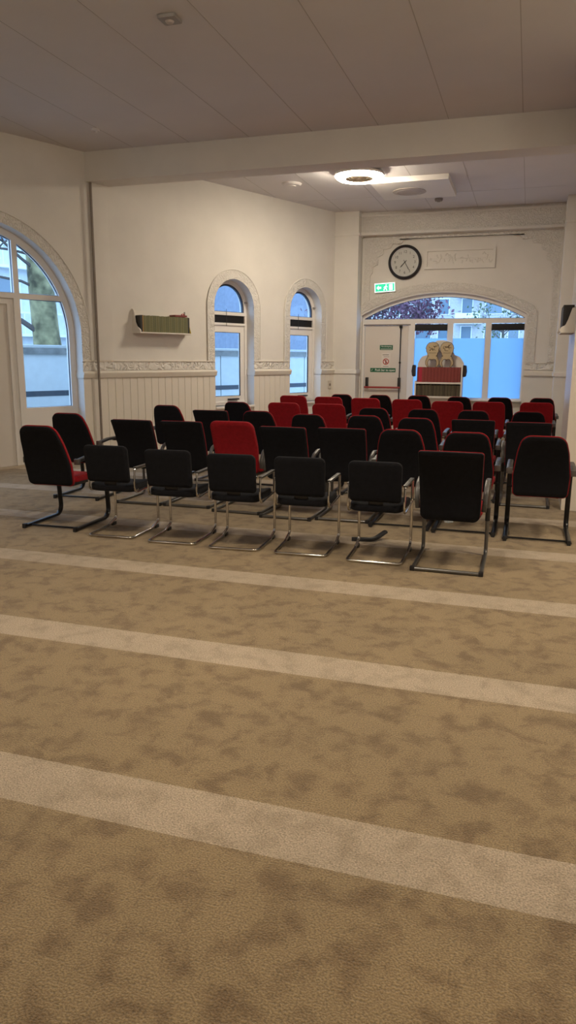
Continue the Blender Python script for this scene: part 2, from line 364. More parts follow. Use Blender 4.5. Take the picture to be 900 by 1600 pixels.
# wainscot boards, dado mouldings, frieze, skirting on the left wall
spans = [(1.43, WINS[0][0]), (WINS[0][1], WINS[1][0]), (WINS[1][1], S1-.25)]
spans_all = [(-7.5, AC-AR-.02)] + spans
wd = MB()
for a, b in spans_all:
    prof = []; x = a
    k = max(1, round((b-a)/.142)); w = (b-a)/k
    for i in range(k):
        prof += [(a+i*w+.006, .018), (a+(i+1)*w-.006, .018)] + ([(a+(i+1)*w, .006)] if i < k-1 else [])
    prof = [(a, .018)] + prof[1:-1] + [(b, .018)]
    o = prof + [(b, 0), (a, 0)]
    n = len(o); vs = [(p[0], 0, p[1]) for p in o] + [(p[0], 1.30, p[1]) for p in o]
    wd.add(vs, [(i, (i+1) % n, n+(i+1) % n, n+i) for i in range(n)])
struct(wd.build('trim_8', M['wood'], matrix=ML, smooth=False))
dm = MB()
for i, (a, b) in enumerate(spans_all):
    e0 = 0 if i == 0 else .05
    dm.tube([(a-.03, 0, 0), (b+.03, 0, 0)], [(0, 1.285), (.035, 1.285), (.045, 1.30), (.045, 1.325), (.06, 1.345), (.06, 1.365), (.04, 1.385), (.02, 1.395), (0, 1.395)]) if False else None
    P = [(0, 1.285), (.035, 1.285), (.045, 1.30), (.045, 1.325), (.06, 1.345), (.06, 1.365), (.04, 1.385), (.02, 1.395), (0, 1.395)]
    vs = [(a-.015 if i else a, y, z) for z, y in P] + [(b+.015, y, z) for z, y in P]; n = len(P)
    dm.add(vs, [(k, (k+1) % n, n+(k+1) % n, n+k) for k in range(n)] + [tuple(range(n)), tuple(range(n, 2*n))])
    # return of the moulding into the window reveals
    if i >= 1: dm.box(a-.014, a+.001, 1.285, 1.395, -.17, .03) if i > 1 else dm.box(a-.014, a+.001, 1.285, 1.395, -.17, .03)
    if i in (1, 2): dm.box(b-.001, b+.014, 1.285, 1.395, -.17, .03)
    dm.box(a, b, 1.535, 1.552, 0, .03, .004)
struct(dm.build('trim_9', M['wood'], matrix=ML))
fz = MB()
for a, b in spans_all: fz.box(a, b, 1.40, 1.535, 0, .018)
struct(fz.build('trim_10', M['orn'], matrix=ML))
def arch_band(inner, outer, z0=1.40, nm='trim_11'):
    pass
ab = MB()
for a, b in WINS:
    r = (b-a)/2; c = (a+b)/2; zs = ZT-r; w = .165
    o = [(a-w, 1.552), (a, 1.552)] + arc(c, zs, r, 180, 0, 32) + [(b, 1.552), (b+w, 1.552)] + arc(c, zs, r+w, 0, 180, 32)
    ab.flat([o], 0, .02)
o = [(AC+AR, 1.552), (AC+AR+.15, 1.552)] + arc(AC, AZ, AR+.15, 0, 180, 48) + [(AC-AR-.15, 1.552), (AC-AR, 1.552)] + arc(AC, AZ, AR, 180, 0, 48)
ab.flat([o], 0, .02)
struct(ab.build('trim_11', M['orn_fine'], matrix=ML))
# thin raised bead round the bands
be = MB()
for a, b in WINS:
    r = (b-a)/2; c = (a+b)/2; zs = ZT-r; w = .165
    be.rod([(x, y, .02) for x, y in [(a-w, 1.552)] + arc(c, zs, r+w, 180, 0, 32) + [(b+w, 1.552)]], .011, 6)
be.rod([(x, y, .02) for x, y in [(AC+AR+.15, 1.552)] + arc(AC, AZ, AR+.15, 0, 180, 48)], .011, 6)
struct(be.build('trim_12', M['wall'], matrix=ML))
sk = MB()
for a, b in [(-7.5, AC-AR-.02), (1.44, S1-.25)]: sk.box(a, b, 0, .12, 0, .032, .005)
struct(sk.build('baseboard_left', M['wood'], matrix=ML))

# back wall: dado line, panels, ornaments
db = MB(); db.box(BX1+.02, .48, 1.285, 1.385, 0, .05, .01); db.box(BX1+.02, .48, 1.53, 1.545, 0, .03, .004); struct(db.build('trim_13', M['wood'], matrix=MBk))
fb = MB(); fb.box(BX1+.02, .48, 1.40, 1.53, 0, .016); struct(fb.build('trim_14', M['orn'], matrix=MBk))
# band that follows the segmental arch
bn = MB()
o1 = arc(bc, bz, BR+.04, 90-ba, 90+ba, 40); o2 = arc(bc, bz, BR+.20, 90+ba, 90-ba, 40)
bn.flat([[(BX1+.03, 1.55)] + o1 + o2 + [(BX1+.20, 2.55), (BX1+.20, 1.55)]], 0, .018)
struct(bn.build('trim_15', M['orn_fine'], matrix=MBk))
# raised rectangular plaster border with stepped pendant corners
zz = MB()
X0, X1, Z1 = -3.42, .48, 4.08
def zigzag(sx, x):   # stepped lobes from the side border up to the top border
    pts = [(x, 3.30), (x+sx*.05, 3.36), (x+sx*.05, 3.48), (x+sx*.16, 3.52), (x+sx*.16, 3.62), (x+sx*.13, 3.66), (x+sx*.26, 3.72), (x+sx*.27, 3.82), (x+sx*.42, 3.84), (x+sx*.46, 3.93), (x+sx*.62, 3.91), (x+sx*.68, 3.98), (x+sx*.85, 4.0)]
    return pts
li, ri = X0+.13, X1-.13
inner = zigzag(1, li) + zigzag(-1, ri)[::-1]
zz.flat([[(X0, 1.56), (li, 1.56)] + inner + [(ri, 1.56), (X1, 1.56), (X1, Z1), (X0, Z1)]], 0, .02) if False else zz.flat([[(X0, 2.62), (li, 2.75)] + inner + [(ri, 1.56), (X1, 1.56), (X1, Z1), (X0, Z1)]], 0, .035)
struct(zz.build('trim_16', M['orn_fine'], matrix=MBk))
z2 = MB()
z2.box(ri-.02, ri+.005, 1.56, 3.3, 0, .035, .005); z2.box(X1-.03, X1, 1.56, 4.08, 0, .04, .006); z2.box(li+.6, ri-.6, 3.985, 4.02, 0, .035, .006)
z2.box(-.42, -.395+.0, 1.56, 3.0, 0, .0, .0) if False else None
struct(z2.build('trim_17', M['wall'], matrix=MBk))

# ------------------------------------------------------------------ plaster panel with calligraphy relief (fixed to the wall)
pn = empty('relief_panel', matrix=at(MBk, -1.47, 3.6, .001))
tag(pn, 'long rectangular plaster panel with faint relief writing beside the wall clock', 'wall panel')
p = MB(); p.flat([rect(-.70, .70, -.20, .20), rect(-.645, .645, -.148, .148)], 0, .035); p.build('border', M['wall'], pn)
p = MB(); p.box(-.645, .645, -.148, .148, 0, .008); p.build('field', M['wall'], pn)
p = MB()
rr = random.Random(3)
for k in range(26):
    x = -.56+k*.045; pts = [(x+rr.uniform(-.03, .03), rr.uniform(-.07, .07), .01)]
    for j in range(3): pts.append((pts[-1][0]+rr.uniform(-.03, .04), max(-.1, min(.1, pts[-1][1]+rr.uniform(-.08, .08))), .01))
    p.rod(fillet(pts, .02, 3), .008, 6)
p.rod([(-.6, 0, .006), (.6, 0, .006)], .007, 6); p.build('relief', M['wall'], pn)

# ------------------------------------------------------------------ windows
def window_small(name, a, b):
    w = empty(name, matrix=at(ML, (a+b)/2, ZS, 0)); w['kind'] = 'structure'
    h = (b-a)/2; zt = ZT-ZS; zs = zt-h; zf = -.17
    ft = .055
    out = [(-h, 0), (h, 0)] + arc(0, zs, h, 0, 180, 32)
    # frame with three openings: pane, grille slot, arched top light
    lo = rect(-h+ft, h-ft, .06, 1.455); mid = rect(-h+ft, h-ft, 1.495, 1.632)
    ri_ = h-.075; up_ = [(-ri_, 1.69), (ri_, 1.69)] + arc(0, zs, ri_, 0, 180, 28)
    f = MB(); f.flat([out, lo, mid, up_], zf-.07, zf); f.build('window_frame', M['frame'], w, smooth=False)
    sash = MB(); sash.flat([rect(-h+ft, h-ft, .06, 1.455), rect(-h+ft+.10, h-ft-.10, .165, 1.33)], zf-.075, zf-.025); s_ = sash.build('sash', M['frame'], w, smooth=False)
    g = MB(); g.box(-h+ft+.10, h-ft-.10, .165, 1.33, zf-.058, zf-.05); g.build('pane', M['glass'], s_)
    gs = MB(); gs.flat([rect(-h+ft+.095, h-ft-.095, .16, 1.335), rect(-h+ft+.108, h-ft-.108, .173, 1.322)], zf-.05, zf-.028); gs.build('glazing_seal', M['black'], s_, smooth=False)
    hd = MB(); hd.box(.0, .26, .095, .12, zf-.026, zf+.03, .006); hd.build('handle', M['black'], s_)
    gr = MB(); gr.box(-h+ft, h-ft, 1.495, 1.632, zf-.06, zf-.035)
    for k in range(5): gr.box(-h+ft, h-ft, 1.50+k*.027, 1.512+k*.027, zf-.035, zf-.022)
    gr.build('ventilation_grille', M['black'], w, smooth=False)
    g = MB(); g.flat([up_], zf-.058, zf-.05); g.build('pane', M['glass'], w, smooth=False)
    rim = MB(); ri2 = ri_-.03; rim.flat([[(-ri_, 1.69), (ri_, 1.69)] + arc(0, zs, ri_, 0, 180, 28), [(-ri2, 1.69+.008), (ri2, 1.69+.008)] + arc(0, zs, ri2, 0, 180, 28)], zf-.049, zf-.01); rim.build('top_light_sash', M['seal'], w, smooth=False)
    c = MB(); c.rod([(-.04, 1.74, zf+.012), (-.035, 1.60, zf+.012), (-.04, 1.44, zf+.012)], .004, 6); c.build('pull_cord', M['print_dark'], w)
    st = MB(); st.box(h-.07, h-.02, zs+.1, zs+.13, zf, zf+.03, .005); st.build('stay_bracket', M['grey'], w)
    sl = MB(); sl.box(-h-.0, h+.0, -.04, .0, zf-.02, .045, .006); sl.build('window_sill', M['frame'], w)
    return w
window_small('window_1', *WINS[0]); window_small('window_2', *WINS[1])

# big arched window with the garden door in its middle
w3 = empty('window_3', matrix=at(ML, AC, 0, 0)); w3['kind'] = 'structure'
zf = -.17; hA = AR
def arc_at(r): return r
out = [(-hA, 0), (hA, 0)] + arc(0, AZ, hA, 0, 180, 48)
def arch_pane(x0, x1, z0, r):   # pane between two verticals under a round head
    n = 16; pts = [(x0, z0), (x1, z0)]
    for k in range(n+1):
        x = x1+(x0-x1)*k/n; q = r*r-x*x
        pts.append((x, AZ+math.sqrt(max(q, 0))))
    return pts
rp = hA-.095
def side_pane(sg):
    # lower side light: straight foot, right edge follows the arch above the springing
    pts = [(.655, .865)] + [(1.42, .865), (1.42, 1.9)]
    for k in range(1, 12):
        a = k/12*R(23); x, z = 1.42*math.cos(a), AZ+1.42*math.sin(a)
        if z > 2.41: break
        pts.append((x, z))
    z = 2.41; pts += [(math.sqrt(max(0, 1.42**2-(z-AZ)**2)), 2.41), (.655, 2.41)]
    return [(sg*x, y) for x, y in pts]
def top_pane(sg):
    x0, x1 = .655, math.sqrt(1.42**2-(2.485-AZ)**2)
    pts = [(x0, 2.485), (x1, 2.485)]
    a0 = math.atan2(2.485-AZ, x1); a1 = math.acos(x0/1.42)
    pts += [(1.42*math.cos(a0+(a1-a0)*k/12), AZ+1.42*math.sin(a0+(a1-a0)*k/12)) for k in range(1, 13)]
    return [(sg*x, y) for x, y in pts]
mid_top = [(-.575, 2.485), (.575, 2.485)] + [(1.42*math.cos(a), AZ+1.42*math.sin(a)) for a in [math.acos(.575/1.42)+(PI-2*math.acos(.575/1.42))*k/16 for k in range(17)]]
door_hole = rect(-.56, .56, 0.0, 2.41)
f = MB(); f.flat([[(-hA, 0), (-.56, 0), (-.56, 2.41), (.56, 2.41), (.56, 0), (hA, 0)] + arc(0, AZ, hA, 0, 180, 48), side_pane(1), side_pane(-1), top_pane(1), top_pane(-1), mid_top], zf-.09, zf)
f.build('window_frame', M['frame'], w3, smooth=False)
for o in (side_pane(1), side_pane(-1), top_pane(1), top_pane(-1), mid_top):
    g = MB(); g.flat([o], zf-.055, zf-.047); g.build('pane', M['glass'], w3, smooth=False)
    g = MB(); g.rod([(x_, y_, zf-.04) for x_, y_ in o], .011, 6, closed=True); g.build('glazing_seal', M['seal'], w3)
d2 = empty('door_2', matrix=at(ML, AC, 0, zf)); d2['kind'] = 'structure'
f = MB(); f.flat([rect(-.56, .56, .0, 2.41), rect(-.47, .47, .03, 2.33)], -.10, -.03); f.build('door_frame', M['frame'], d2, smooth=False)
f = MB(); f.box(-.47, .47, .03, 2.33, -.10, -.055, .004); f.build('door_leaf', M['door'], d2)
f = MB(); f.box(-.56, .56, 0, .03, -.1, .04, .004); f.build('threshold', M['skirt'], d2)
f = MB(); f.rod(fillet([(-.38, 1.05, -.055), (-.38, 1.05, .0), (-.26, 1.05, .0)], .02), .01); f.build('door_handle', M['chrome'], d2)

# back window with the fire door
w4 = empty('window_4', matrix=at(MBk, bc, 0, 0)); w4['kind'] = 'structure'
zf = -.10
def bx(x): return x-bc
arcL = [(bx(x), y) for x, y in seg_arc]
ri = BR-.075
def arc_z(x, r): return bz+math.sqrt(r*r-x*x)
tp = [(-hw+.045, 2.425), (hw-.03, 2.425)]
for k in range(33):
    x = (hw-.03)+((-hw+.045)-(hw-.03))*k/32; tp.append((x, arc_z(x, ri)))
tp = [p for p in tp]
P1 = rect(bx(-2.325), bx(-1.655), .815, 2.285); P2 = rect(bx(-1.535), bx(-.885), .815, 2.33); P3 = rect(bx(-.77), bx(-.13), .815, 2.285)
P1 = rect(bx(-2.325), bx(-1.655), .815, 2.33); P3 = rect(bx(-.77), bx(-.13), .815, 2.33)
DX0, DX1 = bx(-3.45), bx(-2.385)
f = MB(); f.flat([[(DX1, 0), (hw, 0)] + arcL + [(DX0, 2.335), (DX1, 2.335)], tp, P1, P2, P3], zf-.08, zf); f.build('window_frame', M['frame'], w4, smooth=False)
g = MB(); g.flat([tp], zf-.05, zf-.042); g.build('pane', M['glass'], w4, smooth=False)
g = MB(); g.rod([(x_, y_, zf-.036) for x_, y_ in tp], .009, 6, closed=True); g.build('glazing_seal', M['seal'], w4)
for i, P in enumerate((P1, P2, P3)):
    x0, x1 = P[0][0], P[1][0]
    g = MB(); g.box(x0, x1, .815, 2.33, zf-.055, zf-.047); pn_ = g.build('pane', M['glass'], w4)
    g = MB(); g.box(x0, x1, .815, 2.03, zf-.046, zf-.044); g.build('frosted_film', M['frost'], pn_)
    if i != 1:
        g = MB(); g.box(x0-.0, x1+.0, 2.185, 2.315, zf-.043, zf+.015, .004)
        for k in range(4): g.box(x0+.02, x1-.02, 2.20+.026*k, 2.21+.026*k, zf+.013, zf+.02)
        g.build('ventilation_grille', M['black'], w4)
sl = MB(); sl.box(DX1+.02, hw, .755, .79, zf, .04, .006); sl.build('window_sill', M['frame'], w4)
lb = MB(); lb.box(DX1+.02, hw-.02, .1, .74, zf, zf+.02, .004); lb.build('lower_panel', M['wood'], w4)
# fire door
d1 = empty('door_1', matrix=at(MBk, bx(-3.02)+bc, 0, zf)); d1['kind'] = 'structure'
dx = lambda x: x+3.02
f = MB(); f.flat([rect(dx(-3.45), dx(-2.385), 0, 2.335), rect(dx(-3.40), dx(-2.46), .02, 2.30)], -.07, 0); f.build('door_frame', M['frame'], d1, smooth=False)
f = MB(); f.box(dx(-3.395), dx(-2.465), .02, 2.295, -.06, -.02, .003); f.build('door_leaf', M['door'], d1)
f = MB(); f.box(dx(-3.42), dx(-2.42), 2.298, 2.322, -.01, .012, .004); f.build('door_seal', M['cable'], d1)
f = MB(); f.rod([(dx(-2.62), 2.29, .02), (dx(-2.62), .05, .02)], .011, 8); f.box(dx(-2.65), dx(-2.59), 2.24, 2.30, -.02, .035, .005); f.box(dx(-2.64), dx(-2.60), 1.51, 1.54, -.02, .03, .004); f.build('bolt_rod', M['black_metal'], d1)
for x in (-3.32, -2.62):
    f = MB(); f.box(dx(x)-.03, dx(x)+.03, .98, 1.21, -.02, .055, .012); f.build('bar_bracket', M['black_plastic'], d1)
f = MB(); f.rod([(dx(-3.37), 1.0, .06), (dx(-2.59), 1.0, .06)], .02, 10); f.build('push_bar', M['red_bar'], d1)

def sign(name, x, z, w, h, m, label, cat='sign'):
    s = empty(name, matrix=at(MBk, x, z, zf-.02))
    tag(s, label, cat)
    b = MB(); b.box(-w/2, w/2, -h/2, h/2, 0, .004); b.build('plate', m, s)
    return s
s = sign('door_sign', -2.925, 1.84, .28, .10, M['green'], 'small two line green sign highest on the white fire door')
text_mesh('lettering', 'Nooduitgang', .044, M['white'], s, (0, .022, .0042))
f = MB(); f.box(-.12, .12, -.034, -.026, .004, .0052); f.build('underline', M['white'], s)
s = sign('door_sign', -2.925, 1.575, .19, .30, M['paper'], 'white paper notice with red prohibition circle on the fire door', 'notice')
f = MB(); f.flat([circ(.066, 28), circ(.048, 28)], .004, .0055); 
f.add([(-.045, .033, .0055), (-.033, .045, .0055), (.045, -.033, .0055), (.033, -.045, .0055)], [(0, 1, 2, 3)]); o = f.build('prohibition_circle', M['red_print'], s, smooth=False); o.location = (0, -.03, 0)
f = MB(); f.box(-.010, .012, -.03-.045, -.03+.035, .004, .0048); f.build('symbol', M['print_dark'], s)
for q in ((-.075, .06, .108, .118), (-.05, .07, .07, .076), (-.06, .06, -.135, -.128)):
    f = MB(); f.box(*q, .004, .005); f.build('text_line', M['print_dark'], s)
s = sign('door_sign', -2.985, 1.365, .55, .085, M['green'], 'long green sign with white lettering just above the red push bar')
text_mesh('lettering', 'Push bar to open', .062, M['white'], s, (.045, 0, .0042), bold=.001)
f = MB(); f.rod([(-.255, -.002, .005), (-.243, -.016, .005), (-.222, .02, .005)], .004, 6); f.build('tick_mark', M['white'], s)

# emergency exit sign over the door
ex = empty('exit_sign', matrix=at(MBk, -2.965, 3.06, 0) @ Matrix.Rotation(R(3.0), 4, 'Z'))
tag(ex, 'lit green emergency exit sign with white pictograms under the wall clock', 'exit sign')
f = MB(); f.box(-.215, .215, -.09, .09, .005, .06, .006); f.build('housing', M['white'], ex)
f = MB(); f.box(-.215, .215, -.09, .09, .06, .064); f.build('light_border', M['exit_white'], ex)
f = MB(); f.box(-.198, .198, -.073, .073, .064, .067); f.build('green_panel', M['exit_green'], ex)
f = MB(); f.flat([[(-.175, 0), (-.125, .05), (-.125, .02), (-.075, .02), (-.075, -.02), (-.125, -.02), (-.125, -.05)]], .067, .069); f.build('arrow', M['exit_white'], ex, smooth=False)
f = MB(); f.flat([[(x+.03, y+.045) for x, y in circ(.014, 12)]], .067, .069)
f.rod([(.03, .025, .068), (.015, -.012, .068), (-.01, -.03, .068), (-.02, -.06, .068)], .011, 6); f.rod([(.015, -.012, .068), (.035, -.03, .068), (.04, -.06, .068)], .010, 6)
f.rod([(.03, .022, .068), (.0, .015, .068), (-.02, -.005, .068)], .007, 6); f.rod([(.03, .022, .068), (.05, .005, .068), (.06, .012, .068)], .007, 6); f.build('running_figure', M['exit_white'], ex)
f = MB(); f.box(.09, .165, -.06, .06, .067, .069); f.build('door_pictogram', M['exit_white'], ex)
f = MB(); f.lathe([(0.0, 0), (.03, 0), (.03, .02), (.0, .025)], 16, 'z'); o = f.build('wall_button', M['wall'], matrix=at(MBk, -3.05, 2.88, 0)); tag(o, 'small round wall coloured cap just below the lit exit sign', 'button')

# wall clock at twenty-five past seven
ck = empty('wall_clock', matrix=at(MBk, -2.57, 3.555, 0)); tag(ck, 'large round black rimmed wall clock above the arched back window', 'clock')
CR = .345
f = MB(); f.lathe([(CR-.06, .0), (CR-.01, .0), (CR, .02), (CR-.005, .05), (CR-.03, .065), (CR-.06, .05), (CR-.065, .03)], 48); f.build('rim', M['black_plastic'], ck)
f = MB(); f.lathe([(CR-.085, .024), (CR-.068, .045), (CR-.06, .05)], 48); f.build('inner_rim', M['chromerim'], ck)
f = MB(); f.lathe([(0, .02), (CR-.06, .02), (CR-.06, .024), (0, .024)], 48); dl = f.build('dial', M['dial'], ck)
for h in range(1, 13):
    a = PI/2-h*PI/6; text_mesh('numeral', str(h), .075, M['print_dark'], dl, (.205*math.cos(a), .205*math.sin(a), .025), .0008)
def hand(name, deg, l, w, z):
    a = PI/2-R(deg); c, s_ = math.cos(a), math.sin(a)
    o = [(-.05, -w*.6), (l*.75, -w), (l, 0), (l*.75, w), (-.05, w*.6)]
    f = MB(); f.flat([[(x*c-y*s_, x*s_+y*c) for x, y in o]], z, z+.003); f.build(name, M['print_dark'], ck, smooth=False)
hand('hour_hand', 222.5, .145, .011, .030); hand('minute_hand', 150, .20, .008, .035)
f = MB(); f.lathe([(0, .028), (.014, .028), (.014, .042), (0, .044)], 16); f.build('hub', M['print_dark'], ck)
f = MB(); f.lathe([(0, .051), (CR-.06, .049)], 48); f.build('cover_glass', M['glass'], ck)

# socket
f = empty('wall_socket', matrix=at(ML, 7.42, 1.06, .018)); tag(f, 'small wall socket on the panelling between second arched window and corner', 'socket')
b = MB(); b.box(-.05, .05, -.085, .085, 0, .014, .005); b.build('plate', M['socket'], f)
b = MB(); b.flat([circ(.03, 16)], .014, .0155); b.build('outlet', M['cable'], f, smooth=False)

# ------------------------------------------------------------------ wall shelf with magazines on the left wall
SH0, SH1, SZ = 2.40, 3.46, 2.0
def bracket_outline(d=.2, h=.36):   # profile: x = out from the wall, y = up
    return [(0, -.02), (d, -.02), (d+.01, .02), (d-.02, .05), (d-.08, .085), (d-.12, .15), (d-.135, .23), (d-.13, .29), (d-.15, .335), (.02, h), (0, h)]
ws = empty('wall_shelf', matrix=at(ML, SH0, SZ, 0)); tag(ws, 'white wall shelf with curved end bracket on the left wall', 'shelf')
b = MB(); b.box(0, SH1-SH0, -.02, 0.0, 0, .2, .004); b.build('shelf_board', M['shelf'], ws)
b = MB(); b.box(0, SH1-SH0-.02, 0, .33, 0, .012); b.build('back_board', M['shelf'], ws)
def bracket(x0, x1, parent, name='end_bracket', d=.2, flip=1):
    o = bracket_outline(d); o = fil2(o, [0, .005, .005, .02, .03, .05, .05, .03, .02, .02, 0], 4)
    b = MB(); n = len(o)
    b.add([(x0, y, x) for x, y in o]+[(x1, y, x) for x, y in o], [tuple(range(n)), tuple(range(2*n-1, n-1, -1))]+[(i, (i+1) % n, n+(i+1) % n, n+i) for i in range(n)])
    return b.build(name, M['shelf'], parent)
bracket(-.02, 0, ws)
bk = bracket(SH1-SH0-.0, SH1-SH0+.018, ws, d=.10)
def book_mesh(name, w, h, d, m):
    """spine towards local +z"""
    o = [(0, 0), (w, 0), (w, d-.008), (w*.8, d-.002), (w*.5, d), (w*.2, d-.002), (0, d-.008)]; n = len(o)
    b = MB(); b.add([(x, 0, z) for x, z in o]+[(x, h, z) for x, z in o], [tuple(range(n)), tuple(range(2*n-1, n-1, -1))]+[(i, (i+1) % n, n+(i+1) % n, n+i) for i in range(n)])
    return b.build(name, m, smooth=False)
def bmat(name, c): return mat(name, c, .55, bump=.1, bscale=80, var=.15, vscale=18, stretch=(1, 8, 1))
green_books = [bmat('green_spine_a', (.17, .165, .07, 1)), bmat('green_spine_b', (.13, .135, .065, 1)), bmat('green_spine_c', (.21, .195, .095, 1)), bmat('dark_spine', (.035, .033, .03, 1)), bmat('ochre_spine', (.36, .20, .06, 1))]
red_books = [bmat('maroon_spine_a', (.20, .030, .026, 1)), bmat('maroon_spine_b', (.25, .045, .035, 1)), bmat('bright_red_spine', (.42, .016, .045, 1))]
olive_books = [bmat('olive_spine_a', (.06, .05, .026, 1)), bmat('olive_spine_b', (.095, .075, .04, 1)), bmat('brown_spine', (.045, .028, .018, 1))]
dark_books = [bmat('navy_spine', (.022, .022, .032, 1)), bmat('black_spine', (.012, .009, .009, 1))]
protos = {}
def put_book(name, Mx, x, z, y, w, h, d, m, label, group):
    key = (m.name,)
    if key not in protos:
        o = book_mesh(name, 1, 1, 1, m); protos[key] = o
    else:
        o = protos[key].copy(); col.objects.link(o); o.name = name
    o.matrix_world = at(Mx, x, y, z) @ Matrix.Diagonal((w, h, d, 1))
    tag(o, label, 'book', group); return o
x = SH0+.015; i = 0; rb = random.Random(5)
while x < SH1-.03:
    wv = rb.uniform(.0165, .0215)
    u = (x-SH0)/(SH1-SH0)
    if i < 2: m = green_books[3]; lab = 'dark thin volume at the bracket end of the left wall shelf'
    elif i == 2: m = green_books[4]; lab = 'ochre spined volume near the bracket end of the left wall shelf'
    elif u > .935: m = green_books[3]; lab = 'black volume at the right end of the left wall shelf row'
    else: m = green_books[[0, 1, 2, 0, 0, 2, 1][i % 7]]; lab = 'green spined volume in the tight row on the left wall shelf'
    put_book('book', ML, x, .016, SZ+.001, wv*.93, .255+rb.uniform(-.004, .004), .16, m, lab, 'volumes on the left wall shelf'); x += wv; i += 1
b = book_mesh('book', .26, .03, .15, red_books[0]); b.matrix_world = at(ML, SH1-.33, SZ+.263, .02); tag(b, 'reddish book lying flat on top of the green volumes', 'book')
b = MB(); b.rod([(-.03, 0, 0), (.0, .012, .0), (.03, 0, 0)], .012, 8); b.build('prayer_beads', M['red_bar'], matrix=at(ML, SH1-.09, SZ+.306, .08)); tag(bpy.data.objects['prayer_beads'], 'small rounded reddish item on top of the flat red book', 'ornament')
b = MB(); b.add([(0, 0, 0), (.045, 0, .05), (.01, .20, .02), (0, .20, 0), (.004, 0, 0), (.049, 0, .05), (.014, .20, .02), (.004, .20, 0)], [(0, 1, 2, 3), (7, 6, 5, 4), (0, 4, 5, 1), (1, 5, 6, 2), (2, 6, 7, 3), (3, 7, 4, 0)])
o = b.build('leaflet', mat('yellow_leaflet', (.55, .42, .05, 1), .6, bump=.05), matrix=at(ML, SH1+.02, SZ+.001, .05)); tag(o, 'yellow leaflet leaning at the right end of the left wall shelf', 'leaflet')

# ------------------------------------------------------------------ white bookcase before the back window
BKX0, BKX1, BKY = -2.22, -1.26, 15.5
MK = frameM(Vector((BKX0, BKY, 0)), Vector((1, 0, 0)), Vector((0, -1, 0)))
bkc = empty('bookcase', matrix=MK); tag(bkc, 'white bookcase with scalloped top standing before the back window', 'bookcase')
W = BKX1-BKX0; D = -.28
for x0 in (0, W-.03):
    b = MB(); zt_ = 1.16 if x0 == 0 else 1.49
    b.box(x0, x0+.03, 0, zt_, D, 0, .003); b.build('side_panel', M['shelf'], bkc)
for z in (.06, .45, .855, 1.14):
    b = MB(); b.box(.03, W-.03, z-.035, z, D+.012, -.004 if z < 1.1 else 0, .003); b.build('shelf_board', M['shelf'], bkc)
b = MB(); b.box(.0, W, .02, 1.15, D, D+.012); b.build('back_board', M['shelf'], bkc)
tp = [(0.02, 1.15), (W-.0, 1.15), (W-.0, 1.52), (W-.05, 1.60), (W-.10, 1.655), (W-.2, 1.69), (W-.24, 1.78), (W-.30, 1.90), (W-.38, 1.975), (W/2, 1.99), (.38, 1.975), (.30, 1.90), (.25, 1.78), (.2, 1.69), (.10, 1.655), (.06, 1.60), (.02, 1.52)]
b = MB(); b.flat([fil2(tp, .04, 4)], D-.002, D+.016); b.build('scalloped_top', M['shelf'], bkc, smooth=False)
for x0, sg in ((-.005, -1), (W+.002, 1)):
    b = MB(); b.flat([fil2([(x0, 1.24), (x0+sg*.06, 1.26), (x0+sg*.075, 1.36), (x0+sg*.06, 1.48), (x0, 1.49)], .02, 3)], -.2, -.05); b.build('side_bracket', M['black_plastic'], bkc, smooth=False)
x = .045; i = 0
while x < W-.055:
    wv = .0335
    m = red_books[2] if i in (1, 2) else red_books[i % 2]
    lab = 'bright red volume near the left end of the red row in the bookcase' if i in (1, 2) else 'maroon volume with pale spine label in the upper row of the bookcase'
    o = put_book('book', MK, x, -.20, 1.1405, wv*.94, .30, .19, m, lab, 'red volumes in the bookcase'); x += wv; i += 1
x = .035; i = 0
while x < W-.06:
    wv = .033
    put_book('book', MK, x, -.20, .856, wv*.92, .225+rb.uniform(-.012, .012), .17, olive_books[[0, 1, 0, 2, 1, 0, 1][i % 7]], 'dark olive volume in the lower visible row of the bookcase', 'olive volumes in the bookcase'); x += wv; i += 1
lbm = mat('spine_label', (.50, .36, .22, 1), .6, bump=.05)

# two cut-out wooden stands on top of the red books
def stand(x, mirror, label):
    s = empty('wooden_stand', matrix=at(MK, x, 1.4415, -.10)); tag(s, label, 'ornament', None)
    half = [(0, .14), (.03, .158), (.062, .150), (.086, .10), (.08, .05), (.06, 0), (.10, 0), (.14, .06), (.143, .12), (.122, .17), (.10, .22), (.104, .27), (.122, .305), (.128, .315), (.13, .36), (.142, .37), (.135, .40), (.12, .445), (.08, .49), (0, .51)]
    o = half + [(-a, b) for a, b in half[::-1][1:-1]]
    o = fil2(o, .012, 3)
    b = MB(); b.flat([o], 0, .010); b.build('outline_board', M['mdf_edge'], s, smooth=False)
    b = MB(); b.flat([inset(o, .0085)], .010, .016); f_ = b.build('face', M['mdf'], s, smooth=False)
    b = MB(); r2 = random.Random(11 if mirror else 4)
    for k in range(7):
        p = [(r2.uniform(-.07, .03), r2.uniform(.35, .44), .017)]
        for j in range(3): p.append((p[-1][0]+r2.uniform(-.03, .05), min(.455, max(.33, p[-1][1]+r2.uniform(-.05, .05))), .017))
        b.rod(fillet(p, .015, 3), .0045, 5)
    b.rod([(-.07, .285, .017), (.07, .285, .017)], .003, 5)
    for sx in (-1, 1):
        b.rod([(sx*.09, .20, .0165), (sx*.11, .13, .0165), (sx*.10, .02, .0165)], .0025, 5); b.flat([[(sx*.085+p, .225+q) for p, q in circ(.011, 10)]], .016, .0185)
    b.build('engraving', M['mdf_edge'], f_)
stand(.330, False, 'left of two wooden cut-out stands with engraved writing on the bookcase')
stand(.620, True, 'right of two wooden cut-out stands with engraved writing on the bookcase')

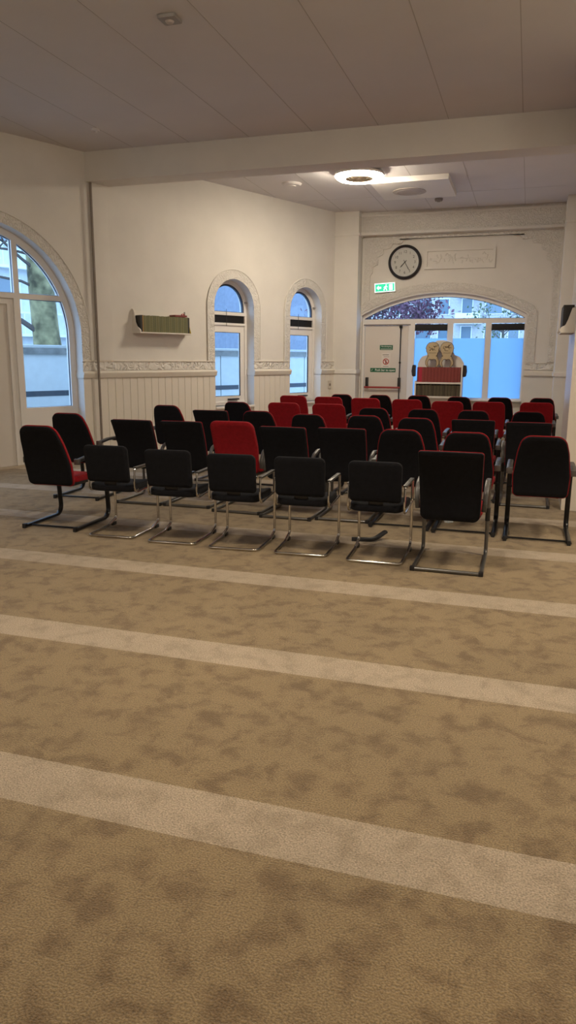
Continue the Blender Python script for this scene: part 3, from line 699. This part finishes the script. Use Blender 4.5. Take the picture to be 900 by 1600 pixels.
# ------------------------------------------------------------------ shelf on the right wall
MR = frameM(Vector((.44, 9.25, 1.905)), Vector((0, -1, 0)), Vector((-1, 0, 0)))
rs = empty('wall_shelf', matrix=MR); tag(rs, 'white wall shelf with curved bracket on the right wall', 'shelf')
b = MB(); b.box(0, .62, -.02, 0, 0, .13, .004); b.build('shelf_board', M['shelf'], rs)
b = MB(); b.box(0, .62, 0, .24, 0, .012); b.build('back_board', M['shelf'], rs)
o = fil2([(0, -.02), (.13, -.02), (.155, .0), (.135, .04), (.095, .06), (.07, .12), (.05, .19), (.035, .24), (0, .24)], [0, .0, .01, .02, .03, .04, .04, .01, 0], 4)
for x0 in (-.02, .62):
    b = MB(); n = len(o); b.add([(x0, y, x) for x, y in o]+[(x0+.02, y, x) for x, y in o], [tuple(range(n)), tuple(range(2*n-1, n-1, -1))]+[(i, (i+1) % n, n+(i+1) % n, n+i) for i in range(n)]); b.build('end_bracket', M['shelf'], rs)
MR0 = MR
x = .015; i = 0
while x < .58:
    put_book('book', MR0, x, .014, .0005, .040, .25+.02*(i % 2), .11, dark_books[i % 2], 'dark volume on the right wall shelf', 'dark volumes on the right wall shelf'); x += .043; i += 1

# ------------------------------------------------------------------ ceiling things
def ring_lamp(x, y, label, proto=None):
    if proto:
        c = copy_tree(proto); c.location = (x, y, ZC); c['label'] = label; return c
    t = empty('ceiling_fan_lamp', (x, y, ZC)); tag(t, label, 'ceiling lamp', 'ring shaped ceiling fan lamps')
    f = MB(); f.lathe([(0, 0), (.16, 0), (.16, -.04), (.13, -.05), (0, -.05)], 32); f.build('mount', M['frame'], t)
    f = MB(); f.lathe([(.20, -.03), (.34, -.03), (.39, -.05), (.395, -.085), (.380, -.085)], 48); f.lathe([(.20, -.03), (.20, -.06)], 48); f.build('ring_housing', M['frame'], t)
    f = MB(); f.lathe([(.375, -.07), (.365, -.115), (.33, -.135), (.26, -.135), (.228, -.12), (.226, -.06), (.30, -.045), (.375, -.07)], 56); f.build('ring_diffuser', M['lamp'], t)
    f = MB()
    for r in (.05, .085, .12, .155, .19): f.rod([(r*math.cos(a), r*math.sin(a), -.122) for a in [2*PI*k/32 for k in range(32)]], .0035, 5, closed=True)
    for k in range(12):
        a = PI*k/6; f.rod([(.03*math.cos(a),   .03*math.sin(a), -.124), (.21*math.cos(a), .21*math.sin(a), -.12)], .003, 5)
    g = f.lathe([(.0, -.05), (.212, -.05), (.212, -.128), (.222, -.128), (.222, -.05)], 40); f.build('grille', M['fan'], t)
    f = MB()
    for k in range(5):
        a = 2*PI*k/5; c, s_ = math.cos(a), math.sin(a)
        q = [(.03, -.02), (.18, -.05), (.19, .0), (.18, .045), (.03, .02)]
        f.add([(x_*c-y_*s_, x_*s_+y_*c, -.075-.25*y_) for x_, y_ in q]+[(x_*c-y_*s_, x_*s_+y_*c, -.071-.25*y_) for x_, y_ in q], [(0, 1, 2, 3, 4), (9, 8, 7, 6, 5)]+[(i, (i+1) % 5, 5+(i+1) % 5, 5+i) for i in range(5)])
    f.build('fan_blades', M['grey'], t)
    f = MB(); f.lathe([(0, -.05), (.04, -.05), (.045, -.11), (.03, -.12), (0, -.12)], 20); f.build('motor_hub', M['frame'], t)
    return t
lamp = ring_lamp(-2.77, 12.3, 'glowing ring shaped ceiling fan lamp beyond the beam')
EXTRA = True
# suspended ceiling board with a round plate
t = empty('ceiling_hatch', (-1.93, 13.55, ZC)); tag(t, 'flat white board hung just below the ceiling beside the ring lamp', 'ceiling panel')
f = MB(); f.box(-.78, .50, -.68, .68, -.085, -.0, .006); f.build('board', M['frame'], t)
f = MB(); f.lathe([(0, -.085), (.28, -.085), (.29, -.095), (.272, -.10), (0, -.10)], 36, c=(-.24, .05, 0)); f.lathe([(.2, -.10), (.205, -.104), (.21, -.10)], 36, c=(-.24, .05, 0)); f.build('round_plate', M['detector'], t)
def disc(name, x, y, r, m, label, h=.04):
    t = empty(name, (x, y, ZC)); tag(t, label, name.replace('_', ' '))
    f = MB(); f.lathe([(0, 0), (r, 0), (r, -h*.4), (r*.85, -h), (0, -h)], 24); f.build('housing', m, t)
    f = MB(); f.lathe([(0, -h), (r*.45, -h), (r*.38, -h-.012), (0, -h-.014)], 20); f.build('sensor_cap', m, t)
    return t
disc('smoke_detector', -1.80, 14.75, .075, M['grey'], 'small dark smoke detector on the ceiling near the back wall', .05)
disc('smoke_detector', -4.07, 12.85, .17, M['ceil'], 'flat white disc on the ceiling near the two arched windows', .035)
disc('smoke_detector', -5.62, 9.2, .06, M['ceil'], 'tiny white disc on the ceiling close to the left end of the beam', .03)
t = empty('ceiling_sensor', (-3.21, 6.55, ZC)); tag(t, 'grey square sensor on the near ceiling in front of the beam', 'sensor')
f = MB(); f.box(-.085, .085, -.085, .085, -.035, 0, .02); f.build('housing', M['grey'], t)
f = MB(); f.lathe([(0, -.035), (.04, -.035), (.03, -.05), (0, -.055)], 20); f.build('lens', M['detector'], t)

# ------------------------------------------------------------------ chairs (local: y = 0 at the rear of the sled, facing +y)
def back_shape(kind):
    if kind == 'A': return dense(fil2([(-.235, .40), (.235, .40), (.245, .60), (.215, .82), (.175, .965), (-.175, .965), (-.215, .82), (-.245, .60)], [.05, .05, .2, .3, .11, .11, .3, .2], 8), .035)
    if kind == 'B': return dense(fil2([(-.225, .39), (.225, .39), (.232, .70), (.238, .945), (-.238, .945), (-.232, .70)], [.06, .06, .3, .022, .022, .3], 6), .035)
    if kind == 'C': return dense(fil2([(-.205, .498), (.205, .498), (.212, .825), (-.212, .825)], [.03, .03, .045, .045], 6), .035)
    return dense(fil2([(-.225, .42), (.225, .42), (.245, .72), (.235, .975), (-.235, .975), (-.245, .72)], [.05, .05, .3, .075, .075, .3], 7), .035)
def back_y(kind, x, z):
    """middle surface of the backrest: reclined, a little hollow"""
    if kind == 'C': return .03-.16*(z-.5)+.10*x*x*-1
    t = (z-.4)/.56
    return .10-.20*t+.05*math.sin(t*PI)*.6-.25*x*x
def slab(kind, o, layers_):
    """layers_: list of (inset, y offset)"""
    def ring(q, yo): return [(x, back_y(kind, x, z)+yo, z) for x, z in q]
    def shr(q, k):
        cx, cz = sum(p[0] for p in q)/len(q), sum(p[1] for p in q)/len(q)
        return [(cx+(x-cx)*k, cz+(z-cz)*k) for x, z in q]
    K = (.86, .7, .54, .38, .22, .08)
    qa = inset(o, layers_[0][0]) if layers_[0][0] else o; qb = inset(o, layers_[-1][0]) if layers_[-1][0] else o
    rings = [ring(shr(qa, k), layers_[0][1]) for k in K[::-1]]
    rings += [ring(inset(o, d) if d else o, yo) for d, yo in layers_]
    rings += [ring(shr(qb, k), layers_[-1][1]) for k in K]
    m = MB(); m.layers(rings, shrink=()); return m
def seat_mesh(w, l, z0, z1, y0, r=.06, dish=.012):
    o = dense(fil2([(-w/2, y0), (w/2, y0), (w/2+.01, y0+l), (-w/2-.01, y0+l)], r, 6), .05)
    def zz(x, y, z): return z-(dish*(1-(2*x/w)**2) if z > (z0+z1)/2 else 0) - (.02*max(0, (y-y0-l*.75)/(l*.25))**2)
    e = min(.016, (z1-z0)/3)
    rings = []
    for d, z in [(e, z0), (e*.3, z0+e*.3), (0, z0+e), (0, z1-e), (e*.3, z1-e*.3), (e, z1)]:
        rings.append([(x, y, zz(x, y, z)) for x, y in (inset(o, d) if d else o)])
    m = MB(); m.layers(rings, shrink=(.8, .5, .25)); return m
def frame_black(t):
    pr = oval(.023, .013)
    for sx in (-1, 1):
        x = sx*.272
        f = MB(); f.tube(fillet([(x, 0, .022), (x, .64, .022), (x, .60, .44), (x, .56, .625), (x, .44, .64)], [0, .09, .15, .07, 0], 6), pr); s = f.build('side_frame', M['black_metal'], t)
        f = MB(); f.box(x-.016, x+.016, -.012, .03, 0, .045, .006); f.build('foot_cap', M['black_plastic'], s)
        a = MB(); a.tube(fillet([(x, .57, .655), (x, .30, .655), (x, .10, .635)], [0, .2, 0], 5), oval(.026, .016)); ar = a.build('armrest', M['black_plastic'], t)
        c = MB(); c.box(x-.028, x+.028, .085, .115, .60, .655, .008); c.build('arm_end', M['grey_metal'], ar)
    f = MB(); f.rod([(-.272, .09, .016), (.272, .09, .016)], .009, 8); f.build('crossbar', M['black_metal'], t)
    f = MB(); f.rod([(-.272, .585, .41), (.272, .585, .41)], .012, 8); f.rod([(-.2, .12, .41), (-.2, .58, .41)], .012, 8); f.rod([(.2, .12, .41), (.2, .58, .41)], .012, 8); f.build('seat_support', M['black_metal'], t)
def frame_grey(t):
    r = .0155; x = .258
    pts = []
    side = [(0, .0, r), (0, .64, r), (0, .625, .40), (0, .60, .62), (0, .50, .645)]
    L = [(-x, y, z) for _, y, z in side][::-1]; Rr = [(x, y, z) for _, y, z in side]
    f = MB(); f.rod(fillet(L+Rr, [0, .05, .2, .05, .012, .012, .05, .2, .05, 0], 5), r, 10); fr = f.build('frame', M['grey_metal'], t)
    for sx in (-1, 1):
        f = MB(); f.box(sx*x-.018, sx*x+.018, -.018, .02, 0, .036, .006); f.build('foot_cap', M['black_plastic'], fr)
        f = MB(); f.rod([(sx*x, .632, .30), (sx*x, .622, .41)], .020, 10); f.build('leg_sleeve', M['black_plastic'], fr)
        a = MB(); a.tube(fillet([(sx*x, .60, .62), (sx*x, .48, .665), (sx*x, .28, .685), (sx*x, .12, .645), (sx*(x-.005), .075, .55), (sx*(x-.01), .10, .48)], [0, .2, .25, .1, .06, 0], 6), oval(.019, .014)); a.build('armrest', M['armgrey'], t)
    f = MB(); f.rod([(-x, .62, .405), (x, .62, .405)], .012, 8); f.rod([(-.19, .12, .405), (-.19, .61, .405)], .012, 8); f.rod([(.19, .12, .405), (.19, .61, .405)], .012, 8); f.build('seat_support', M['grey_metal'], t)
M['armgrey'] = mat('grey_black_plastic', (.085, .082, .08, 1), .4, bump=.05, bscale=100)
def frame_chrome(t):
    r = .0125; x = .225
    side = [(-.20, 0, r), (-.218, .04, r), (-x, .40, r+.004), (-x, .50, r+.035), (-x, .55, .06), (-x, .53, .62)]
    L = side[::-1]; Rr = [(-a, b, c) for a, b, c in side]
    f = MB(); f.rod(fillet(L+Rr, [0, .03, .04, .05, .03, .05]+[.05, .03, .05, .04, .03, 0], 5), r, 10); fr = f.build('frame', M['chrome'], t)
    for sx in (-1, 1):
        X = sx*x
        f = MB(); f.rod(fillet([(X, .53, .615), (X, .08, .615), (X, .06, .40), (X, .535, .425)], [0, .015, .06, 0], 6), .0095, 8); f.build('arm_loop', M['chrome'], t)
        f = MB(); f.box(X-.017, X+.017, .08, .50, .615, .632, .006); f.build('arm_pad', M['grey_metal'], t)
        f = MB(); f.box(X-.013, X+.013, .46, .53, 0, .03, .005); f.build('glide', M['black_plastic'], fr)
    f = MB(); f.rod([(-x, .50, .425), (x, .50, .425)], .010, 8); f.rod([(-x, .14, .425), (x, .14, .425)], .010, 8); f.rod([(0, .13, .425), (0, .51, .425)], .010, 8)
    f.build('seat_support', M['chrome'], t)
    f = MB(); f.tube(fillet([(0, .30, .407), (0, .06, .42), (0, .022, .60)], [0, .03, 0], 5), oval(.06, .007)); f.build('back_support', M['black_plastic'], t)

def make_chair(kind, frame):
    t = empty('conference_chair' if kind != 'C' else 'low_back_chair')
    o = back_shape(kind)
    if kind in 'AB':
        e = .009 if kind == 'A' else .003
        # black back shell, red front pad whose edge shows all round
        f0 = .002 if kind == 'A' else .017
        slab(kind, inset(o, e), [(.008, -.030), (.002, -.026), (0, -.020), (0, f0+.012)]).build('backrest_shell', M['black_fabric'], t)
        slab(kind, o, [(.004, f0-.004), (0, f0), (0, .022), (.006, .030), (.02, .036)]).build('backrest', M['red_fabric'], t)
        seat_mesh(.47, .47, .43, .49, .125).build('seat', M['red_fabric'], t)
        seat_mesh(.45, .44, .412, .432, .14, dish=0).build('seat_pan', M['black_plastic'], t)
    elif kind == 'C':
        slab(kind, o, [(.016, -.022), (.004, -.016), (0, -.006), (0, .008), (.004, .018), (.016, .024)]).build('backrest', M['black_fabric'], t)
        seat_mesh(.43, .50, .415, .48, .02, .10).build('seat', M['black_fabric'], t)
        seat_mesh(.38, .38, .400, .418, .10, dish=0).build('seat_pan', M['black_plastic'], t)
    else:
        slab(kind, o, [(.016, -.032), (.004, -.024), (0, -.012), (0, .012), (.005, .026), (.02, .034)]).build('backrest', M['red_fabric'], t)
        seat_mesh(.47, .47, .43, .49, .125).build('seat', M['red_fabric'], t)
        seat_mesh(.45, .44, .412, .432, .14, dish=0).build('seat_pan', M['black_plastic'], t)
    dict(black=frame_black, grey=frame_grey, chrome=frame_chrome)[frame](t)
    return t
CHAIRS = {}
HT = {'A': .965, 'B': .945, 'C': .82, 'D': .975}; TOPY = {'A': -.10, 'B': -.10, 'C': -.02, 'D': -.10}
def ray_floor(px, py, z):
    d = fw*F_PX+rt*(px-450)+up*(800-py); k = (z-H)/d.z; return Vector((d.x*k, d.y*k, z))
ordn = ['first', 'second', 'third', 'fourth', 'fifth', 'sixth', 'seventh', 'eighth', 'ninth', 'tenth']
desc = {'A': 'round-shouldered black chair with red edging', 'B': 'square-backed black chair with thin red edging', 'C': 'low-backed all black chair with chrome frame', 'D': 'red-backed chair'}
rown = ['nearest row', 'second row', 'third row', 'fourth row', 'fifth row', 'farthest row']
# kind, frame, pixel centre, pixel top of the backrest, or known floor position (x, y, turn, height factor)
rows = [
 [('A', 'black', (-4.20, 5.76, 2, 1.03)), ('C', 'chrome', (-3.50, 5.68, 3, 1.02)), ('C', 'chrome', (-2.88, 5.65, 4, 1.01)), ('C', 'chrome', (-2.29, 5.63, 4, 1)), ('C', 'chrome', (-1.70, 5.64, 3, 1)), ('C', 'chrome', (-1.075, 5.60, 1, 1)), ('B', 'grey', (-.493, 5.52, 0, 1))],
 [('A', 'black', (-4.84, 7.16, 2, 1.03)), ('B', 'grey', (208, 656)), ('B', 'grey', (278, 658)), ('D', 'grey', (362.5, 658)), ('B', 'grey', (443, 667)), ('B', 'grey', (533, 669)), ('A', 'black', (627, 671)), ('A', 'black', (-.503, 6.85, 0, 1)), ('A', 'black', (.172, 6.74, 0, 1))],
 [('A', 'black', (259, 633)), ('B', 'grey', (328, 641)), ('A', 'black', (402, 642)), ('A', 'black', (480, 647)), ('A', 'black', (570, 649)), ('A', 'black', (653, 653)), ('B', 'black', (738, 656)), ('B', 'grey', (824, 660))],
 [('A', 'black', (369, 628)), ('D', 'black', (443, 629)), ('D', 'black', (513, 631)), ('A', 'black', (583, 637)), ('A', 'black', (661, 639)), ('A', 'black', (740, 641)), ('A', 'black', (827, 643))],
 [('D', 'black', (458, 618)), ('D', 'black', (513, 620)), ('D', 'black', (571, 622)), ('D', 'black', (636, 624)), ('D', 'black', (700, 627)), ('D', 'black', (763, 628)), ('D', 'black', (839, 629))],
 [('A', 'black', (533, 616)), ('A', 'black', (593, 617)), ('A', 'black', (654, 618)), ('A', 'black', (717, 620)), ('A', 'black', (781, 621)), ('A', 'black', (847, 622))]]
WID = {'black': .60, 'grey': .565, 'chrome': .56}
rj = random.Random(2)
for r, row in enumerate(rows):
    P = []
    for kind, frame, pos in row:
        if len(pos) == 4: P.append(list(pos))
        else:
            q = ray_floor(pos[0], pos[1], HT[kind]); P.append([q.x, q.y-TOPY[kind], rj.uniform(-1, 1), 1])
    for it in range(60):                                    # no two chairs of a row may touch
        for i in range(len(P)-1):
            need = (WID[row[i][1]]+WID[row[i+1][1]])/2+.008
            gap = P[i+1][0]-P[i][0]
            if gap < need: P[i][0] -= (need-gap)/2; P[i+1][0] += (need-gap)/2
    for i, (kind, frame, pos) in enumerate(row):
        x, y, a, hz = P[i]
        key = (kind, frame)
        if key not in CHAIRS: t = make_chair(kind, frame); CHAIRS[key] = t
        else: t = copy_tree(CHAIRS[key])
        t.location = (x, y, 0); t.rotation_euler = (0, 0, R(a)); t.scale = (1, 1, hz)
        t['label'] = f"{desc[kind]}, {ordn[i]} from left in {rown[r]}"
        t['category'] = 'chair'; t['group'] = {'A': 'round-shouldered black chairs', 'B': 'square-backed black chairs', 'C': 'low-backed black chairs', 'D': 'red-backed chairs'}[kind]


# ------------------------------------------------------------------ little things on the carpet
b = MB(); b.tube(fillet([(-1.405, 6.285, .018), (-1.21, 6.33, .018), (-1.125, 6.43, .075)], [0, .12, 0], 6), oval(.028, .016)); tag(b.build('loose_armrest', M['black_plastic']), 'loose curved black armrest lying on the carpet behind a low chair', 'armrest')
b = MB(); rg = random.Random(8)
o = [(.06*math.cos(a)*(1+.3*rg.uniform(-1, 1)), .045*math.sin(a)*(1+.3*rg.uniform(-1, 1))) for a in [2*PI*k/14 for k in range(14)]]
b.layers([[(x*s_, y*s_, z+rg.uniform(-.006, .006)*(z > 0)) for x, y in o] for s_, z in ((.9, 0), (1, .012), (.85, .03), (.5, .045))]); tag(b.build('crumpled_tissue', M['tissue'], matrix=Matrix.Translation((-.66, 7.36, .001))), 'crumpled white tissue on the carpet under a second row chair', 'tissue')
jr = empty('glass_jar', (.37, 9.2, 0)); tag(jr, 'small pinkish glass jar on the carpet beside the right wall', 'jar')
b = MB(); b.lathe([(0, .002), (.045, .002), (.05, .01), (.05, .08), (.04, .095), (.04, .105), (.036, .105), (.036, .094), (.045, .08), (.045, .012), (0, .008)], 24); b.build('body', M['glassjar'], jr)
b = MB(); b.lathe([(0, .105), (.043, .105), (.043, .12), (0, .122)], 24); b.build('lid', M['socket'], jr)

# ------------------------------------------------------------------ outdoors
gr = MB(); gr.box(-90, 60, -60, 120, -.45, -.30); struct(gr.build('ground', M['ground']))
gw = empty('garden_wall', matrix=at(ML, 0, -.3, -2.9)); tag(gw, 'pale panelled garden wall with dark coping outside the arched windows', 'garden wall')
b = MB(); 
for k in range(24): b.box(-6+k*1.0+.013, -5+k*1.0-.013, 0, 1.95, -.12, 0)
b.box(-6, 18, 0, 1.95, -.15, -.05)
b.build('wall_panels', M['gwall'], gw, smooth=False)
b = MB(); b.box(-6, 18, 1.95, 2.06, -.16, .03); b.build('coping_edge', M['gcap'], gw)
b = MB(); b.box(-6, 18, 2.06, 2.12, -.5, .0, .02); b.build('coping_top', M['gcap2'], gw)
b = MB(); b.box(-6, 18, 1.17, 1.27, -.05, .006); b.build('dark_band', M['gband'], gw)

def branches(mb, p, d, l, r, depth, rg):
    q = p + d*l; mid = p + d*l*.5 + Vector((rg.uniform(-.06, .06)*l, rg.uniform(-.06, .06)*l, rg.uniform(-.03, .06)*l))
    n = 7 if r > .03 else 4
    pts = [p, mid, q]; T = [(mid-p).normalized(), (q-p).normalized(), (q-mid).normalized()]
    vs = []
    for i, (c, t, rr) in enumerate(zip(pts, T, (r, r*.85, r*.68))):
        u = t.cross(Vector((.3, .2, 1))).normalized(); v = t.cross(u)
        vs += [c+u*rr*math.cos(2*PI*k/n)+v*rr*math.sin(2*PI*k/n) for k in range(n)]
    mb.add(vs, [(i*n+k, i*n+(k+1) % n, (i+1)*n+(k+1) % n, (i+1)*n+k) for i in range(2) for k in range(n)])
    if depth <= 0: return [q]
    tips = []
    for k in range(rg.choice((2, 3, 3))):
        nd = (d + Vector((rg.uniform(-.8, .8), rg.uniform(-.8, .8), rg.uniform(-.35, .6)))).normalized()
        tips += branches(mb, q if k else mid.lerp(q, .9), nd, l*rg.uniform(.62, .85), r*.6, depth-1, rg)
    return tips
# big plane tree behind the garden wall
base = ML @ Vector((5.25, -.3, -7.2))
tr = empty('plane_tree', base); tag(tr, 'thick mossy tree trunk with bare branches behind the garden wall', 'tree')
rg = random.Random(21); b = MB()
prof = [(0, .55), (1.6, .38), (2.4, .325), (3.4, .31), (4.6, .29), (6.0, .25)]
vs = []; n = 20
for h, r0 in prof:
    off = Ld*(-.06*h)
    vs += [Vector((off.x+r0*(1+.07*math.sin(3*a+h))*math.cos(a), off.y+r0*(1+.07*math.sin(3*a+h))*math.sin(a), h)) for a in [2*PI*k/n for k in range(n)]]
b.add(vs, [(i*n+k, i*n+(k+1) % n, (i+1)*n+(k+1) % n, (i+1)*n+k) for i in range(len(prof)-1) for k in range(n)])
b.build('trunk', M['bark'], tr)
b = MB(); Lm = -Ld
for (h, dl, dz, l, r0, dp) in [(2.35, .9, .55, 1.5, .075, 5), (3.5, .9, .25, 1.1, .04, 5), (3.9, .8, .5, 1.2, .045, 5), (4.3, .9, .1, 1.2, .035, 5), (4.6, 1, .3, 1.4, .05, 5), (5.2, .7, .8, 1.6, .09, 4), (5.6, -.7, .8, 1.6, .09, 4), (6.0, .1, 1, 1.7, .12, 4)]:
    d = (Lm*dl+Vector((0, 0, dz))+Ln*rg.uniform(-.3, .3)).normalized()
    branches(b, Vector((Ld.x*-.06*h, Ld.y*-.06*h, h)), d, l, r0, dp, rg)
b.build('branches', M['twig'], tr)

def facade(name, Mx, w, h, fm, label, wins, roof=True, depth=8):
    t = empty(name, matrix=Mx); tag(t, label, 'building')
    b = MB(); b.box(0, w, 0, h, -depth, 0); b.build('wall', fm, t)
    if roof: b = MB(); b.box(-.3, w+.3, h, h+.3, -depth-.3, .5); b.build('roof', M['roof'], t)
    for (x0, x1, z0, z1) in wins:
        f = MB(); f.flat([rect(x0, x1, z0, z1), rect(x0+.08, x1-.08, z0+.08, z1-.08)], 0, .08); fo = f.build('window', M['outw'], t, smooth=False)
        f = MB(); f.box(x0+.08, x1-.08, z0+.08, z1-.08, .0, .02); f.build('pane', M['pane'], fo)
    return t
# pale house beyond the garden wall
wn = []
for fl_ in range(3):
    for k in range(10):
        x = 1.0+k*2.0; wn.append((x, x+1.1 if k % 3 else x+.8, .9+fl_*2.9, 2.45+fl_*2.9))
hs = facade('pale_house', at(ML, 6.5, -.3, -22), 21.5, 9.2, M['facade'], 'pale house with rows of windows behind the bare tree', wn, True)
b = MB()
for fl_ in (1, 2):
    b.box(.2, 21.0, 2.9*fl_-.1, 2.9*fl_+.02, 0, .5); b.box(.2, 21.0, 2.9*fl_+.9, 2.9*fl_+.97, .44, .5)
    for k in range(51): b.box(.2+k*.41, .24+k*.41, 2.9*fl_, 2.9*fl_+.92, .46, .49)
b.build('balcony_railing', M['outw'], hs, smooth=False)
wn = [(5.6+k*2.1, 6.8+k*2.1, 5.2, 7.0) for k in range(2)]
facade('grey_house', at(ML, 18.15, -.3, -14.5), 10, 10, M['facade2'], 'plain grey house side seen through the small arched windows', wn, True, 6)
# apartment block behind the back window
wn = []
for fl_ in range(5):
    for k in range(18):
        x = 1.2+k*2.35; 
        wn.append((x, x+(1.75 if k % 3 == 0 else 1.15), .9+fl_*2.75, 2.55+fl_*2.75))
ap = facade('apartment_block', frameM(Vector((-34, 80, -.3)), Vector((1, 0, 0)), Vector((0, -1, 0))), 46, 14.6, M['brick'], 'wide apartment block with balconies behind the back window', wn, True, 10)
for fl_ in range(1, 5):
    for k in range(5):
        x = 5.4+k*7.05
        b = MB(); b.box(x, x+2.6, 2.75*fl_-.06, 2.75*fl_+.12, 0, 1.3); b.box(x, x+2.6, 2.75*fl_+.12, 2.75*fl_+1.0, 1.24, 1.3); b.build('balcony', M['outw'], ap, smooth=False)
def leafy(name, base, label, lm, h0, r, n, seed, dp=3, tk=.14):
    t = empty(name, base); tag(t, label, 'tree'); rg = random.Random(seed)
    b = MB(); b.rod([(0, 0, 0), (.1, .05, h0*.5), (.05, 0, h0)], tk, 10); b.build('trunk', M['twig'], t)
    b = MB(); tips = []
    for k in range(7):
        a = 2*PI*k/7+rg.uniform(-.3, .3); d = Vector((math.cos(a), math.sin(a), rg.uniform(.3, 1.1))).normalized()
        tips += branches(b, Vector((.05, 0, h0*rg.uniform(.8, 1))), d, r*.42, tk*.5, dp, rg)
    b.build('branches', M['twig'], t)
    b = MB()
    for k in range(n):
        c = rg.choice(tips)+Vector((rg.gauss(0, .16*r), rg.gauss(0, .16*r), rg.gauss(0, .13*r)))
        u = Vector((rg.gauss(0, 1), rg.gauss(0, 1), rg.gauss(0, 1))).normalized(); v = u.cross(Vector((rg.gauss(0, 1), rg.gauss(0, 1), 1))).normalized(); s_ = rg.uniform(.06, .12)
        b.add([c-u*s_, c+v*s_*.55, c+u*s_, c-v*s_*.55], [(0, 1, 2, 3)])
    b.build('foliage', lm, t, smooth=False)
leafy('purple_leaved_tree', (-5.9, 30, -.3), 'purple leaved tree outside at the left of the back window', M['leaf'], 2.6, 2.3, 5200, 5)
leafy('young_street_tree', (-1.6, 46, -.3), 'young green tree outside at the right of the back window', M['gleaf'], 3.6, 2.0, 420, 6, tk=.07)

# ------------------------------------------------------------------ light
w = bpy.data.worlds.new('sky'); scn.world = w; w.use_nodes = True
bg = w.node_tree.nodes['Background']; bg.inputs[0].default_value = (.38, .62, 1.0, 1); bg.inputs[1].default_value = 1.7
EXPOSURE = 1.55
M['globe'] = mat('fill_globe', (.9, .88, .82, 1), .3, emit=(1, .87, .70, 1), es=9, bump=.02)
def pendant(x, y, z, label, proto=None):  # unseen globe lamp, added to brighten the ceiling and walls
    if proto: t = copy_tree(proto)
    else:
        t = empty('fill_pendant'); t['category'] = 'added fill lamp'; t['group'] = 'added fill globes behind the camera'
        f = MB(); f.lathe([(0, ZC-z), (.07, ZC-z), (.06, ZC-z-.05), (0, ZC-z-.06)], 20); f.build('canopy', M['frame'], t)
        f = MB(); f.rod([(0, 0, ZC-z-.05), (0, 0, .2)], .006, 6); f.build('cable', M['cable'], t)
        f = MB(); f.lathe([(0, .27), (.05, .26), (.06, .20), (0, .19)], 20); f.build('holder', M['chrome'], t)
        f = MB(); f.lathe([(.23*math.sin(PI*k/16), .23*math.cos(PI*k/16)) for k in range(17)], 28); f.build('globe', M['globe'], t)
    t.location = (x, y, z); t['label'] = label; return t
ring_lamp(-1.9, 3.7, 'unseen ring shaped fan lamp added before the visible ceiling to light the floor', lamp)  # out-of-view copies of the far lamp, added to light the near floor
ring_lamp(2.0, 5.2, 'unseen ring shaped fan lamp added near the cross wall to light the floor', lamp)
p0 = pendant(-5.4, -.4, 3.0, 'unseen opal globe added as fill light at the left behind the camera')
pendant(1.6, -.8, 3.0, 'unseen opal globe added as fill light at the right behind the camera', p0)
scn.view_settings.view_transform = 'Standard'; scn.view_settings.look = 'None'; scn.view_settings.exposure = EXPOSURE; scn.view_settings.gamma = 1
scn.view_settings.use_curve_mapping = False
